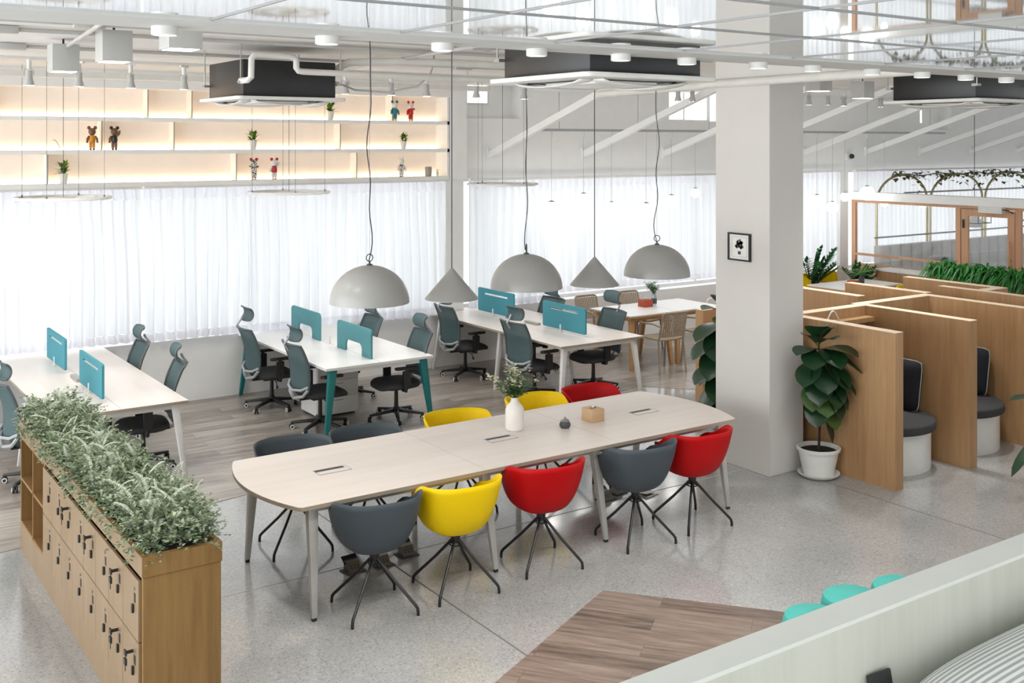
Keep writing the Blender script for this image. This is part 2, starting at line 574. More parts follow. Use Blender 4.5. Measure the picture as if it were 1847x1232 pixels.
# ---------------------------------------------------------------- the room
struct('floor', BX(-4, 26, -3, 13, -.2, 0), 'terrazzo')
wz = [(-4, 8.45), (1.4, 8.74), (3.14, 8.93), (8.92, 10.19), (9.22, 9.82), (10.6, 8.25), (13.2, 9.2), (15.9, 9.2), (15.9, 12.6), (-4, 12.6)]
struct('floor_wood_back', MB().prism(wz, .0, .004), 'plank_back')
struct('floor_wood_front', MB().prism([(4.65, 5.68), (2.2, 4.5), (2.2, 2.2), (7.5, 2.2)], .0, .004), 'plank_front')
for i, a in enumerate([(3.685, 3.695, 5.2, 8.95, 0, .002), (7.795, 7.803, 2, 6.7, 0, .002), (2, 7.5, 7.046, 7.054, 0, .002), (11.2, 11.208, 2, 8, 0, .002)]):
    struct('trim_%d' % (i + 1), BX(*a), 'joint' if i != 2 else 'joint2')

wl = MB()
wl.box(-4, 26, 12.6, 12.9, 0, .74)
for x0, x1 in ((-4, -3.2), (7.53, 7.84), (15.72, 16.03), (23.4, 26)):
    wl.box(x0, x1, 12.6, 12.9, .74, 2.55)
wl.box(7.53, 26, 12.6, 12.9, 2.55, 3.3)
for x0, x1 in ((7.53, 7.9), (8.81, 11.66), (12.75, 18.16), (19.15, 26)):
    wl.box(x0, x1, 12.6, 12.9, 3.3, 4.1)
wl.box(7.9, 8.81, 12.6, 12.9, 3.3, 3.39)
wl.box(7.9, 8.81, 12.84, 12.9, 3.39, 3.58); wl.box(8.42, 8.81, 12.84, 12.9, 3.58, 4.1)
wl.box(18.16, 19.15, 12.84, 12.9, 3.3, 3.4); wl.box(18.6, 19.15, 12.84, 12.9, 3.4, 4.1)
wl.box(-4, 7.53, 12.78, 12.9, 2.55, 4.1)
wl.box(-4, 7.53, 12.45, 12.78, 3.66, 3.9)
wl.box(7.53, 7.8, 12.45, 12.6, 2.55, 3.9)
struct('wall_back', wl, 'white')
struct('wall_side', BX(25.6, 26, 2, 12.6, 0, 4.1), 'white')


def window(name, x0, x1, z0, z1, nm, y=12.8, fr=.05, mid=()):
    f = MB()
    f.box(x0, x1, y, y + .05, z0, z0 + fr); f.box(x0, x1, y, y + .05, z1 - fr, z1)
    for i in range(nm + 1):
        x = x0 + (x1 - x0 - fr) * i / nm
        f.box(x, x + fr, y, y + .05, z0 + fr, z1 - fr)
    for x in mid: f.box(x, x + fr, y, y + .05, z0 + fr, z1 - fr)
    o = f.build(name, 'legwhite'); o['kind'] = 'structure'
    BX(x0 + fr, x1 - fr, y + .02, y + .03, z0 + fr, z1 - fr).build('pane', 'glass', o)


window('window_1', -3.2, 7.53, .74, 2.55, 1, mid=(1.15, 4.84))
window('window_2', 7.84, 15.72, .74, 2.55, 1, mid=(12.4,))
window('window_3', 16.03, 23.4, .74, 2.55, 1, mid=(19.4,))
window('window_4', 7.9, 8.42, 3.58, 4.1, 1, 12.84, .03)
window('window_5', 11.66, 12.75, 3.39, 4.1, 2, 12.84, .03)
struct('trim_5', BX(11.66, 12.75, 12.6, 12.86, 3.3, 3.39), 'white')
window('window_6', 18.16, 18.6, 3.4, 4.1, 1, 12.84, .03)

struct('ceiling', BX(-4, 26, 2.2, 12.9, 3.86, 4.1), 'ceil')
struct('ceiling_beam', BX(7.48, 7.94, 4.4, 7.43, 3.65, 3.86), 'pillar')
gl = BX(-4, 14, -2.5, 4.04, 3.52, 3.56)
struct('ceiling_gloss', gl, 'gloss')
sm = MB()
for x in [2.2 + .82 * k for k in range(-5, 14)]:
    sm.box(x - .004, x + .004, -2.5, 4.04, 3.515, 3.521)
for y in (3.22, 2.5, 1.78, 1.06, .34):
    sm.box(-4, 14, y - .004, y + .004, 3.515, 3.521)
struct('ceiling_seam', sm, 'seam')
struct('trim_6', BX(-4, 14, 4.04, 4.39, 3.51, 3.6), 'strip')
struct('pillar', BX(7.48, 7.94, 6.75, 7.43, 0, 3.65), 'pillar', bevel=.004, seg=1)

for x in (8.27, 9.93, 11.55, 13.2, 14.83, 16.53, 18.16, 19.81, 21.46, 23.1):
    b = MB()
    y1, z1 = 9.45, 3.87
    b.add([(x + dx, y, z + dz) for y, z in ((12.6, 2.87), (y1, z1)) for dx in (-.035, .035) for dz in (-.045, .045)],
          [(0, 1, 3, 2), (4, 6, 7, 5), (0, 4, 5, 1), (2, 3, 7, 6), (0, 2, 6, 4), (1, 5, 7, 3)])
    b.box(x - .045, x + .045, 12.56, 12.6, 2.8, 2.97)
    struct('ceiling_brace', b, 'white')

# mezzanine parapet at the camera's side
pp = MB(); pp.box(-1, 9, 1.88, 1.98, 0, 1.744)
struct('wall_parapet', pp, 'parapet_side')
struct('trim_7', BX(-1, 9, 1.88, 1.98, 1.744, 1.755), 'parapet')
struct('floor_mezzanine', BX(-1, 9, -1, 1.88, 1.1, 1.38), 'parapet')
cu = MB()
L = 2.4
def cush(u, v):
    x = (u - .5) * L; a = 2 * PI * v
    e = 1 - abs(2 * u - 1) ** 6
    return (x, .2 * math.cos(a) * (e ** .5 if e > 0 else 0), .13 + .13 * math.sin(a) * (e ** .5 if e > 0 else 0))
cu.grid(cush, 40, 28)
t = T('striped_cushion', 'long white and grey striped bolster cushion lying behind the plaster parapet', 'cushion', (3.56, 1.655, 1.38))
cu.build('cover', 'stripe', t)
bk = T('phone', 'black phone leaning against the plaster parapet by the striped cushion', 'phone', (2.5, 1.815, 1.38), R(-3))
mb = MB(Matrix.Rotation(R(-12), 4, 'X')); mb.box(-.045, .045, 0, .012, .0, .222)
mb.build('body', 'black', bk, bevel=.004)


# ---------------------------------------------------------------- curtains
def curtain(x0, x1, zb, label, group='white sheer curtains', y=12.5, seed=0, amp=.05):
    rg = random.Random(seed)
    t = T('curtain', label, 'curtain', (x0, y, 0), 0, group)
    w = x1 - x0
    n = max(2, round(w / .13))
    ph = [rg.uniform(-.6, .6) for _ in range(n + 2)]
    am = [rg.uniform(.3, 1.25) for _ in range(n + 2)]
    def yy(x, z):
        q = x / w * n; i = int(q)
        f = (q - i) + ph[i] * .25 * math.sin(PI * (q - i))
        k = min(1, (2.5 - z) / 1.2)
        pin = math.exp(-((q - i - .5) / .16) ** 2) * (1 - k) * -.035
        return (am[i] * (1 - (q - i)) + am[i + 1] * (q - i)) * amp * (.25 + .75 * k) * math.sin(2 * PI * f) + pin + .012 * math.sin(x * 2.3 + z)
    nu = n * 10
    def sheet(z0, z1, nv):
        m = MB()
        m.grid(lambda u, v: (u * w + .02 * math.sin(u * 9 + v * 3) * v * (0 if u in (0, 1) else 1), yy(u * w, z0 + (z1 - z0) * v), z0 + (z1 - z0) * v + (0 if v > 0 else 0)), nu, nv)
        return m
    sheet(zb + .1, 2.4, 6).build('drape', 'sheer', t, fix=False)
    sheet(2.4, 2.52, 1).build('heading', 'sheer2', t, fix=False)
    sheet(zb, zb + .1, 1).build('hem', 'sheer2', t, fix=False)
    return t


curtain(-3.1, 1.15, .79, 'white sheer curtain at the outer end of the window beside the planter lockers', seed=1)
curtain(1.17, 3.455, .785, 'white sheer curtain under the lit shelves behind the desk by the lockers', seed=2)
curtain(3.48, 4.86, .76, 'white sheer curtain between the locker desk and the teal-legged desk', seed=3)
curtain(4.86, 7.5, .73, 'white sheer curtain behind the teal-legged desk, beside the wall panel', seed=4)
curtain(7.87, 9.15, .76, 'white sheer curtain behind the far white-legged desk', seed=5)
curtain(9.15, 12.4, .86, 'white sheer curtain behind the cafe tables and globe lamps', seed=6, amp=.03)
curtain(12.4, 15.68, .86, 'white sheer curtain behind the yellow chairs, before the wall column', seed=7, amp=.022)
curtain(16.06, 19.4, .86, 'white sheer curtain inside the glass room beside the column', seed=8, amp=.016)
curtain(19.4, 23.3, .86, 'white sheer curtain inside the glass room behind the brass arches', seed=9, amp=.016)
for x0, x1, lb in ((-3.1, 3.44, 'white curtain rail under the lit shelves, lockers end'), (3.48, 7.52, 'white curtain rail under the lit shelves, pillar end'), (7.86, 15.7, 'white curtain rail above the cafe curtains'), (16.05, 23.3, 'white curtain rail inside the glass room')):
    r = MB(); r.box(x0, x1, 12.455, 12.53, 2.525, 2.555)
    tag(r.build('curtain_rail', 'acwhite'), lb, 'curtain rail', 'curtain rails')

# ---------------------------------------------------------------- lit shelves
sh = T('wall_shelf', 'white wall shelving of three lit boards above the curtains', 'shelf', (0, 12.45, 2.55))
X0, X1 = -4, 7.52
BX(X0, X1, .305, .33, 0, 1.11).build('back_panel', 'cream', sh)
for z in (0, .37, .74):
    BX(X0, X1, 0, .305, z, z + .045).build('shelf_board', 'white', sh)
    BX(X0, X1, .27, .285, z + .046, z + .058).build('led_strip', 'led', sh)
for x, z in ((3.04, .37), (3.85, .37), (2.47, 0), (4.6, 0), (5.97, .37), (6.2, 0), (3.55, .74), (4.06, .74), (6.72, .74), (1.9, .74)):
    BX(x - .006, x + .006, .12, .305, z + .045, z + .37).build('divider', 'cream', sh)
    BX(x - .006, x + .006, .117, .12, z + .045, z + .37).build('divider_edge', 'seam', sh)
BX(7.49, 7.52, 0, .305, .045, 1.11).build('end_panel', 'white', sh)


# ---------------------------------------------------------------- plants, generic
def leaves_cluster(mb, c, n, r, h, L, W, droop=.3):
    for i in range(n):
        a = rnd(0, 2 * PI); e = rnd(.2, 1.3)
        d = Vector((math.cos(a) * math.cos(e), math.sin(a) * math.cos(e), math.sin(e)))
        leaf(mb, Vector(c) + Vector((rnd(-r, r), rnd(-r, r), rnd(0, h))), d, (0, 0, 1), L * rnd(.7, 1.2), W * rnd(.7, 1.2), droop, 3)


def shelf_plant():
    t = T('potted_plant', '', 'plant', (0, 0, 0), 0, 'small potted plants on the lit shelves')
    MB().lathe([(0, 0), (.03, 0), (.042, .09), (.045, .1), (.038, .1), (.036, .085), (0, .085)], 16).build('pot', 'potwhite', t)
    m = MB()
    leaves_cluster(m, (0, 0, .09), 46, .02, .07, .1, .028, .2)
    m.build('foliage', 'succ', t, fix=False)
    return t


def bear(cols, arms=((-1, -.3), (1, -.3)), ears='round'):
    """plain generic toy bear: body parts each of one colour"""
    t = T('toy_bear', '', 'toy', (0, 0, 0), 0, 'toy bears on the lit shelves')
    hd, ear, to, am, lg, ft = cols
    MB().sph((0, 0, .205), (.04, .036, .042), 14, 10).build('head', hd, t)
    for s in (-1, 1):
        e = MB()
        if ears == 'round': e.sph((s * .034, 0, .25), (.02, .009, .02), 10, 8)
        else: e.cyl((s * .018, 0, .235), (s * .024, 0, .285), .012, .004, 8)
        e.build('ear', ear, t)
    MB().lathe([(0, .085), (.03, .085), (.036, .1), (.034, .14), (.026, .165), (0, .17)], 14).build('torso', to, t)
    for s, up in arms:
        a = MB(); a.tube([(s * .03, 0, .155), (s * .05, -.006, .155 + up * .08), (s * .056, -.012, .15 + up * .2)], [.012, .014, .011], 8)
        a.build('arm', am, t)
    for s in (-1, 1):
        MB().tube([(s * .017, 0, .022), (s * .017, 0, .06), (s * .016, 0, .095)], [.015, .016, .016], 10).build('leg', lg, t)
        MB().sph((s * .017, -.006, .011), (.016, .022, .011), 10, 6).build('foot', ft, t)
    MB().sph((0, -.034, .195), (.014, .012, .011), 8, 6).build('muzzle', hd, t)
    return t


for nm, c in (('brown', (112, 78, 52)), ('gold', (208, 138, 30)), ('dark', (38, 30, 28)), ('tealp', (30, 124, 132)), ('bluep', (60, 132, 160)), ('redp', (200, 24, 26)), ('yel', (230, 180, 40)), ('wht', (226, 222, 216)), ('pinkred', (176, 40, 60)), ('greyspot', (120, 110, 98))):
    M['toy_' + nm] = plain('toy_' + nm, c, .35)


def spotted():
    m, t, n, l, p = nt('toy_spotted')
    nz, _ = obj_noise(n, l, 55, 1)
    r = ramp(n, l, nz.outputs['Fac'], [(.45, lin((60, 46, 36))), (.5, lin((230, 226, 218)))])
    r.color_ramp.interpolation = 'CONSTANT'
    l.new(r.outputs[0], p.inputs['Base Color'])
    return m


M['toy_spot'] = spotted()
y_t = 12.545
for x, z, cols, arms, ears, lb in (
    (2.93, 2.965, ('toy_brown', 'toy_brown', 'toy_gold', 'toy_brown', 'toy_gold', 'toy_brown'), ((-1, -.35), (1, -.35)), 'round', 'brown toy bear with gold body on the middle lit shelf'),
    (3.17, 2.965, ('toy_brown', 'toy_dark', 'toy_dark', 'toy_brown', 'toy_brown', 'toy_dark'), ((-1, -.35), (1, .35)), 'round', 'brown and black toy bear raising one arm on the middle lit shelf'),
    (6.74, 3.335, ('toy_wht', 'toy_tealp', 'toy_tealp', 'toy_tealp', 'toy_bluep', 'toy_yel'), ((-1, -.3), (1, -.35)), 'round', 'white-faced toy bear in teal with yellow feet on the top shelf'),
    (6.98, 3.335, ('toy_wht', 'toy_redp', 'toy_redp', 'toy_redp', 'toy_redp', 'toy_yel'), ((-1, -.35), (1, .05)), 'round', 'white-faced toy bear in red stretching an arm on the top shelf'),
    (4.81, 2.595, ('toy_spot', 'toy_pinkred', 'toy_spot', 'toy_spot', 'toy_spot', 'toy_wht'), ((-1, .1), (1, .1)), 'round', 'white toy bear with brown patches on the bottom lit shelf'),
    (5.07, 2.595, ('toy_wht', 'toy_pinkred', 'toy_pinkred', 'toy_wht', 'toy_wht', 'toy_wht'), ((-1, -.3), (1, .35)), 'round', 'white toy bear with red ears and chest on the bottom lit shelf'),
    (6.84, 2.595, ('toy_wht', 'toy_wht', 'toy_spot', 'toy_wht', 'toy_wht', 'toy_spot'), ((-1, -.35), (1, -.35)), 'tall', 'pale toy figure with tall pointed ears on the bottom lit shelf')):
    b = bear(cols, arms, ears); b.location = (x, y_t, z); b['label'] = lb
sp = shelf_plant()
for i, (x, z, s, lb) in enumerate(((2.63, 2.595, 1.15, 'small potted plant on the bottom lit shelf'), (4.8, 2.965, 1.1, 'small potted plant in the centre of the middle lit shelf'), (5.82, 3.335, 1.1, 'small potted plant on the top lit shelf'), (6.87, 2.965, 1.0, 'small potted plant at the pillar end of the middle lit shelf'))):
    o = sp if i == 0 else dup(sp, (0, 0, 0))
    o.location = (x, y_t, z); o.rotation_euler.z = i * 1.3; o.scale = (s, s, s); o['label'] = lb
t = T('speaker', 'grey rounded speaker at the end of the bottom lit shelf', 'speaker', (7.25, y_t, 2.595))
MB().lathe([(0, 0), (.042, 0), (.046, .008), (.046, .12), (.04, .13), (0, .132)], 20).build('body', 'grey_pot', t)
t = T('figurine', 'small white figurine beside the grey speaker on the bottom shelf', 'figurine', (7.39, y_t, 2.595))
MB().sph((0, 0, .035), (.022, .02, .036), 10, 8).build('body', 'ceramic', t)
MB().sph((0, 0, .08), .018, 10, 8).build('head', 'ceramic', t)
hk = T('wall_hook', 'thin dark bent wire at the back of the middle lit shelf', 'wire', (2.55, 12.7, 2.965))
MB().tube([(0, 0, .11), (.02, -.01, .115), (.05, -.02, .07), (.07, -.02, .02), (.08, -.02, .003)], .003, 6).build('wire', 'cord', hk)
# ---------------------------------------------------------------- meeting table
t = T('meeting_table', 'long pale wooden meeting table with bowed ends and grey metal legs', 'table', (4.68, 6.95, 0))
def bow(sx):
    pts = []
    for i in range(15):
        q = -1 + 2 * i / 14
        pts.append((sx * (1.95 + .13 * (1 - q * q)), -sx * 0 + q * .585))
    return pts
poly = [(-1.93, -.605), (1.93, -.605)] + bow(1) + [(1.93, .605), (-1.93, .605)] + bow(-1)[::-1]
MB().prism(poly, .718, .7425).build('edge_band', 'tableedge', t)
MB().prism(poly, .7425, .745).build('tabletop', 'tabletop', t)
for x in (-.54, .68):
    BX(x - .002, x + .002, -.604, .604, .7449, .7454).build('seam', 'tseam', t)
for x, dx in ((-1.82, -.02), (-.5, .05), (.51, .05), (1.84, .03)):
    for s in (-1, 1):
        m = MB(); m.frus((x + dx, s * .585, .02), (x, s * .5, .718), (.018, .014), (.036, .03))
        lg = m.build('leg', 'legmetal', t, bevel=.004)
        BX(x + dx - .014, x + dx + .014, s * .585 - .011, s * .585 + .011, 0, .02).build('foot', 'black', lg)
fr = MB()
for s in (-1, 1): fr.box(-1.8, 1.82, s * .5 - .02, s * .5 + .02, .67, .718)
for x in (-1.82, -.5, .51, 1.84): fr.box(x - .02, x + .02, -.5, .5, .67, .716)
fr.build('under_frame', 'legmetal', t)
for x in (-1.44, -.01, 1.46):
    m = MB(); m.box(x - .12, x + .12, -.055, .055, .7451, .7468)
    g = m.build('cable_flap', 'maple', t)
    BX(x - .12, x + .1, .012, .05, .7469, .7475).build('slot', 'black', g)
    rm = MB()
    for a in ((x - .124, x + .124, -.059, -.055), (x - .124, x + .124, .055, .059), (x - .124, x - .12, -.055, .055), (x + .12, x + .124, -.055, .055)):
        rm.box(*a, .7451, .7478)
    rm.build('rim', 'steel', g)

# on the table
t = T('vase', 'white ribbed ceramic vase standing on the meeting table', 'vase', (4.9, 7.1, .745))
MB().lathe([(0, 0), (.06, 0), (.072, .012), (.075, .04), (.075, .165), (.066, .19), (.034, .225), (.028, .245), (.032, .262), (.026, .262), (.022, .235), (0, .23)], 32).build('body', 'ceramic', t)
t = T('bouquet', 'cream blossoms and green sprigs standing in the white vase', 'flowers', (4.9, 7.1, .985))
st = MB(); lv = MB(); fl = MB()
for i in range(46):
    a = rnd(0, 2 * PI); e = rnd(.65, 1.5); L = rnd(.14, .3)
    d = Vector((math.cos(a) * math.cos(e), math.sin(a) * math.cos(e), math.sin(e)))
    p0 = Vector((d.x * .01, d.y * .01, 0)); p1 = p0 + d * L
    st.tube([p0, p0 + d * L * .5 + Vector((0, 0, .01)), p1], .0018, 4)
    for k in range(14):
        q = p0 + d * L * rnd(.3, 1)
        a2 = rnd(0, 2 * PI)
        leaf(lv, q, (math.cos(a2), math.sin(a2), rnd(-.1, .8)), (0, 0, 1), rnd(.03, .052), rnd(.016, .026), .2, 2)
    if i % 3 != 0:
        for k in range(9):
            a2 = rnd(0, 2 * PI); q = p1 + Vector((rnd(-.022, .022), rnd(-.022, .022), rnd(-.03, .022)))
            leaf(fl, q, (math.cos(a2), math.sin(a2), rnd(0, 1)), (0, 0, 1), rnd(.022, .036), rnd(.02, .03), .1, 2)
st.build('stem', 'stemgreen', t, fix=False); lv.build('foliage', 'stemgreen', t, fix=False); fl.build('blossom', 'flower', t, fix=False)
t = T('sugar_jar', 'small glass jar with dark filling and silver lid on the meeting table', 'jar', (5.27, 6.92, .745))
MB().lathe([(0, 0), (.034, 0), (.045, .02), (.045, .035), (.034, .055), (.03, .05), (.036, .034), (0, .034)], 20).build('bowl', 'cord', t)
MB().lathe([(.036, .055), (.038, .06), (.028, .07), (.008, .074), (.008, .08), (.011, .086), (0, .09)], 20).build('lid', 'steel', t)
t = T('tissue_box', 'square light wood tissue box standing on the meeting table', 'box', (5.6, 6.97, .745), R(0))
BX(-.065, .065, -.07, .07, 0, .105).build('body', 'kraft', t, bevel=.003)
m = MB(); m.prism(rrect(-.03, .03, -.012, .012, .01, 4), .105, .107); m.build('slot', 'black', t)
m = MB(); m.grid(lambda u, v: ((u - .5) * .03, .004 * math.sin(u * 7), .106 + v * .022 * (1 - abs(u - .5))), 6, 3); m.build('tissue', 'paper', t, solid=.001)


# ---------------------------------------------------------------- tub chairs
def tub(col, label):
    t = T('tub_chair', label, 'chair', (0, 0, 0), 0, 'tub chairs around the meeting table')
    def h(a):
        b = abs(a)
        if b < R(65): return .77
        if b < R(115): return .77 - .11 * (.5 - .5 * math.cos((b - R(65)) / R(50) * PI))
        if b < R(165): return .66 - .207 * (.5 - .5 * math.cos((b - R(115)) / R(50) * PI))
        return .453
    def fn(u, v):
        a = -PI + 2 * PI * u
        hh = h(a)
        w = 1.0 - .0
        flare = 1 + .06 * max(0, math.cos(a))
        p = .62 if v < 1 else .62
        q = v
        rr = math.sin(min(1, q * 1.0) * PI / 2) ** .5
        zz = (1 - math.cos(q * PI / 2)) ** 1.12
        z = .395 + (hh - .395) * zz
        zf = (z - .395) / .335
        sx = (.25 + .045 * zf) * rr
        back = (.225 + .05 * zf) * rr; front = .265 * rr
        ex = math.sin(a); ey = math.cos(a)
        sq = (abs(ex) ** 2.6 + abs(ey) ** 2.6) ** (-1 / 2.6)
        return (sx * ex * sq, (-back if ey > 0 else -front) * ey * sq, z)
    m = MB(); m.grid(fn, 56, 16, True)
    m.build('shell', col, t, solid=.009, ang=60)
    MB().cyl((0, 0, .315), (0, 0, .4), .026, .04, 16).build('column', 'black', t)
    for k in range(4):
        a = R(45 + 90 * k); c, s_ = math.cos(a), math.sin(a)
        m = MB(); m.tube([(c * .012, s_ * .012, .345), (c * .15, s_ * .15, .2), (c * .295, s_ * .295, .062), (c * .308, s_ * .308, .045), (c * .312, s_ * .312, .02), (c * .312, s_ * .312, 0)], .0105, 8)
        m.build('leg', 'blackmetal', t)
    m = MB()
    for k in range(4):
        a = R(45 + 90 * k); b = a + R(90)
        m.cyl((math.cos(a) * .05, math.sin(a) * .05, .3), (math.cos(b) * .05, math.sin(b) * .05, .3), .005, None, 6)
    m.build('brace', 'blackmetal', t)
    return t


protos = {}
for x, y, rz, c, lb in (
    (3.24, 6.31, -8, 'grey', 'slate grey tub chair backed to the camera at the bowed table end'),
    (3.85, 6.29, -6, 'yellow', 'yellow tub chair between the slate and red ones, back towards the camera'),
    (4.59, 6.31, -10, 'red', 'red tub chair between the yellow one and a table leg'),
    (5.46, 6.28, -6, 'grey', 'slate grey tub chair beside the red chair nearest the pillar'),
    (6.08, 6.30, -4, 'red', 'red tub chair at the table end towards the pillar'),
    (3.25, 7.62, 172, 'grey', 'slate grey tub chair across the table, at the end nearest the lockers'),
    (3.86, 7.6, 176, 'grey', 'slate grey tub chair across the table, next to the yellow one'),
    (4.72, 7.62, 174, 'yellow', 'yellow tub chair across the table, next to a slate chair'),
    (5.62, 7.74, 178, 'yellow', 'yellow tub chair across the table behind the flower vase'),
    (6.25, 7.74, 182, 'red', 'red tub chair across the table beyond the vase')):
    if c not in protos:
        protos[c] = o = tub('tub' + c, lb)
    else:
        o = dup(protos[c], (0, 0, 0), 0, lb)
    o.location = (x, y, 0); o.rotation_euler.z = R(rz)

# floor sockets under the table
def socket(lid_only=False):
    t = T('floor_socket', '', 'socket', (0, 0, 0), 0, 'pop-up floor sockets under the meeting table')
    BX(-.075, .075, -.065, .065, 0, .008).build('flange', 'cord', t, bevel=.002)
    m = MB(); m.add([(-.05, -.045, .008), (.05, -.045, .008), (.05, .045, .008), (-.05, .045, .008), (-.05, .0, .07), (.05, .0, .07), (.05, .045, .075), (-.05, .045, .075)],
                    [(0, 1, 2, 3), (4, 5, 1, 0), (5, 6, 2, 1), (7, 4, 0, 3), (6, 7, 3, 2), (4, 7, 6, 5)])
    m.build('housing', 'socket', t)
    m = MB(Matrix.Translation((0, .05, .072)) @ Matrix.Rotation(R(38), 4, 'X')); m.box(-.058, .058, -.035, .03, 0, .006)
    m.build('lid', 'black', t)
    m = MB(Matrix.Translation((0, -.0235, .038)) @ Matrix.Rotation(R(55), 4, 'X'))
    for i in (-.025, 0, .025):
        m.box(i - .004, i + .004, -.012, -.004, -.001, .002); m.box(i - .004, i + .004, .004, .012, -.001, .002)
    m.build('outlet_hole', 'black', t)
    return t


so = socket()
for i, (x, y, rz, lb) in enumerate(((3.4, 6.95, 5, 'open metal floor socket nearest the bowed table end'), (3.62, 6.93, 5, 'open metal floor socket beside a slate chair leg'), (3.86, 7.0, 0, 'open metal floor socket behind the yellow chair'), (5.86, 7.12, 8, 'open metal floor socket under the table near the pillar'), (6.05, 7.2, 8, 'open metal floor socket beside the flat floor lid'))):
    o = so if i == 0 else dup(so, (0, 0, 0))
    o.location = (x, y, 0); o.rotation_euler.z = R(rz); o['label'] = lb
t = T('floor_socket', 'flat floor socket lid ajar under the red chair by the pillar', 'socket', (6.24, 7.02, 0), R(8), 'pop-up floor sockets under the meeting table')
BX(-.075, .075, -.065, .065, 0, .008).build('flange', 'steel', t, bevel=.002)
m = MB(Matrix.Translation((0, .06, .008)) @ Matrix.Rotation(R(-8), 4, 'X')); m.box(-.06, .06, -.1, 0, 0, .006); m.build('lid', 'steel', t)

# ---------------------------------------------------------------- pendants over the table
def dome():
    t = T('dome_pendant', '', 'pendant lamp', (0, 0, 0), 0, 'dome pendant lamps above the meeting table')
    ou = [(.286 * math.cos(a), .268 * math.sin(a)) for a in [R(90 * i / 14) for i in range(14)]] + [(.02, .268)]
    pr = [(.28, .0)] + ou + [(0, .268)]
    inn = [(r - .007 if r > .02 else 0, z - .006) for r, z in ou[1:]]
    prof = [(0, .26)] + [(.278 * math.cos(R(90 * i / 14)), .26 * math.sin(R(90 * i / 14))) for i in range(13, -1, -1)] + ou + [(0, .268)]
    MB().lathe(prof, 48).build('shade', 'lamp', t)
    MB().lathe([(0, .262), (.022, .266), (.02, .276), (.007, .28), (.007, .3), (0, .3)], 14).build('cap', 'cord', t)
    MB().tube([(.026 * math.cos(a), 0, .322 + .026 * math.sin(a)) for a in [2 * PI * i / 18 for i in range(18)]], .0038, 6, True).build('ring', 'cord', t)
    n = 26; zt = 1.93
    MB().tube([(.02 * math.sin(i * .8) * (1 - i / n) + .012 * math.sin(i * .37), .012 * math.sin(i * .6 + 1) * (1 - i / n), .3 + (zt - .3) * i / n) for i in range(n + 1)], .0042, 6).build('cord', 'cord', t)
    MB().cyl((0, 0, .345), (0, 0, zt), .0012, None, 5).build('wire', 'wire', t)
    BX(-.075, .075, -.06, .06, 1.885, 1.955).build('canopy', 'lamp', t, bevel=.004)
    return t


def cone():
    t = T('cone_pendant', '', 'pendant lamp', (0, 0, 0), 0, 'cone pendant lamps above the meeting table')
    MB().lathe([(.19, .003), (.003, .222), (.0, .222), (0, .232), (.009, .232), (.203, .006), (.203, 0), (.19, .003)], 48).build('shade', 'lamp', t, ang=30)
    MB().cyl((0, 0, .232), (0, 0, 1.99), .0042, None, 6).build('cord', 'cord', t)
    MB().lathe([(0, 1.93), (.02, 1.93), (.05, 1.975), (.05, 1.99), (0, 1.99)], 18).build('canopy', 'lamp', t)
    return t


dp, cp = dome(), cone()
for i, (x, lb) in enumerate(((3.53, 'large pale dome pendant lamp above the table end towards the lockers'), (4.91, 'large pale dome pendant lamp above the flower vase, between two cones'), (6.29, 'large pale dome pendant lamp nearest the pillar'))):
    o = dp if i == 0 else dup(dp, (0, 0, 0))
    o.location = (x, 6.95, 1.9); o['label'] = lb; o.rotation_euler.z = i * 1.1
for i, (x, lb) in enumerate(((4.22, 'pale cone pendant lamp above the two yellow chairs'), (5.6, 'pale cone pendant lamp above the wooden tissue box'))):
    o = cp if i == 0 else dup(cp, (0, 0, 0))
    o.location = (x, 6.95, 1.87); o['label'] = lb


# ---------------------------------------------------------------- office desks and chairs
def desk(kind, label, x0, x1, y0, y1):
    t = T('workstation_desk', label, 'desk', (x0, y0, 0), 0, 'workstation desks along the curtained window')
    w, d = x1 - x0, y1 - y0
    top = 'desktop' if kind == 'teal' else 'maple'
    m = MB(); m.box(0, w, 0, d, .72, .7425); m.build('edge_band', 'desktop' if kind == 'teal' else 'tableedge', t)
    BX(0, w, 0, d, .7425, .745).build('desktop', top, t)
    BX(w / 2 - .002, w / 2 + .002, .02, d - .02, .745, .7456).build('seam', 'seam', t)
    leg = 'legteal' if kind == 'teal' else 'legwhite'
    ys = [(.07, -.05), (d - .1, .06)] if kind == 'teal' else [(.08, -.05), (d * .47, 0), (d - .1, .06)]
    for y, dy in ys:
        for s in (0, 1):
            x = .1 + s * (w - .2); fx = x + (-.09 if s == 0 else .09)
            m = MB(); m.frus((fx, y + dy, .0), (x, y, .72), (.02, .016), (.045 if kind == 'teal' else .03, .028))
            m.build('leg', leg, t, bevel=.004)
    m = MB(); m.box(.1, w - .1, .06, .1, .67, .72); m.box(.1, w - .1, d - .12, d - .08, .67, .72)
    m.box(.2, .24, .1, d - .1, .67, .72); m.box(w - .24, w - .2, .1, d - .1, .67, .72)
    m.build('under_frame', leg if kind != 'teal' else 'legwhite', t)
    return t


desk('white', 'pale long desk with white legs standing behind the planter lockers', 1.9, 3.06, 9.57, 12.58)
desk('teal', 'white desk on teal splayed legs under the lit shelves', 4.63, 5.89, 10.08, 12.58)
desk('white', 'pale long desk with white legs beside the cafe tables', 7.32, 8.55, 9.68, 12.58)


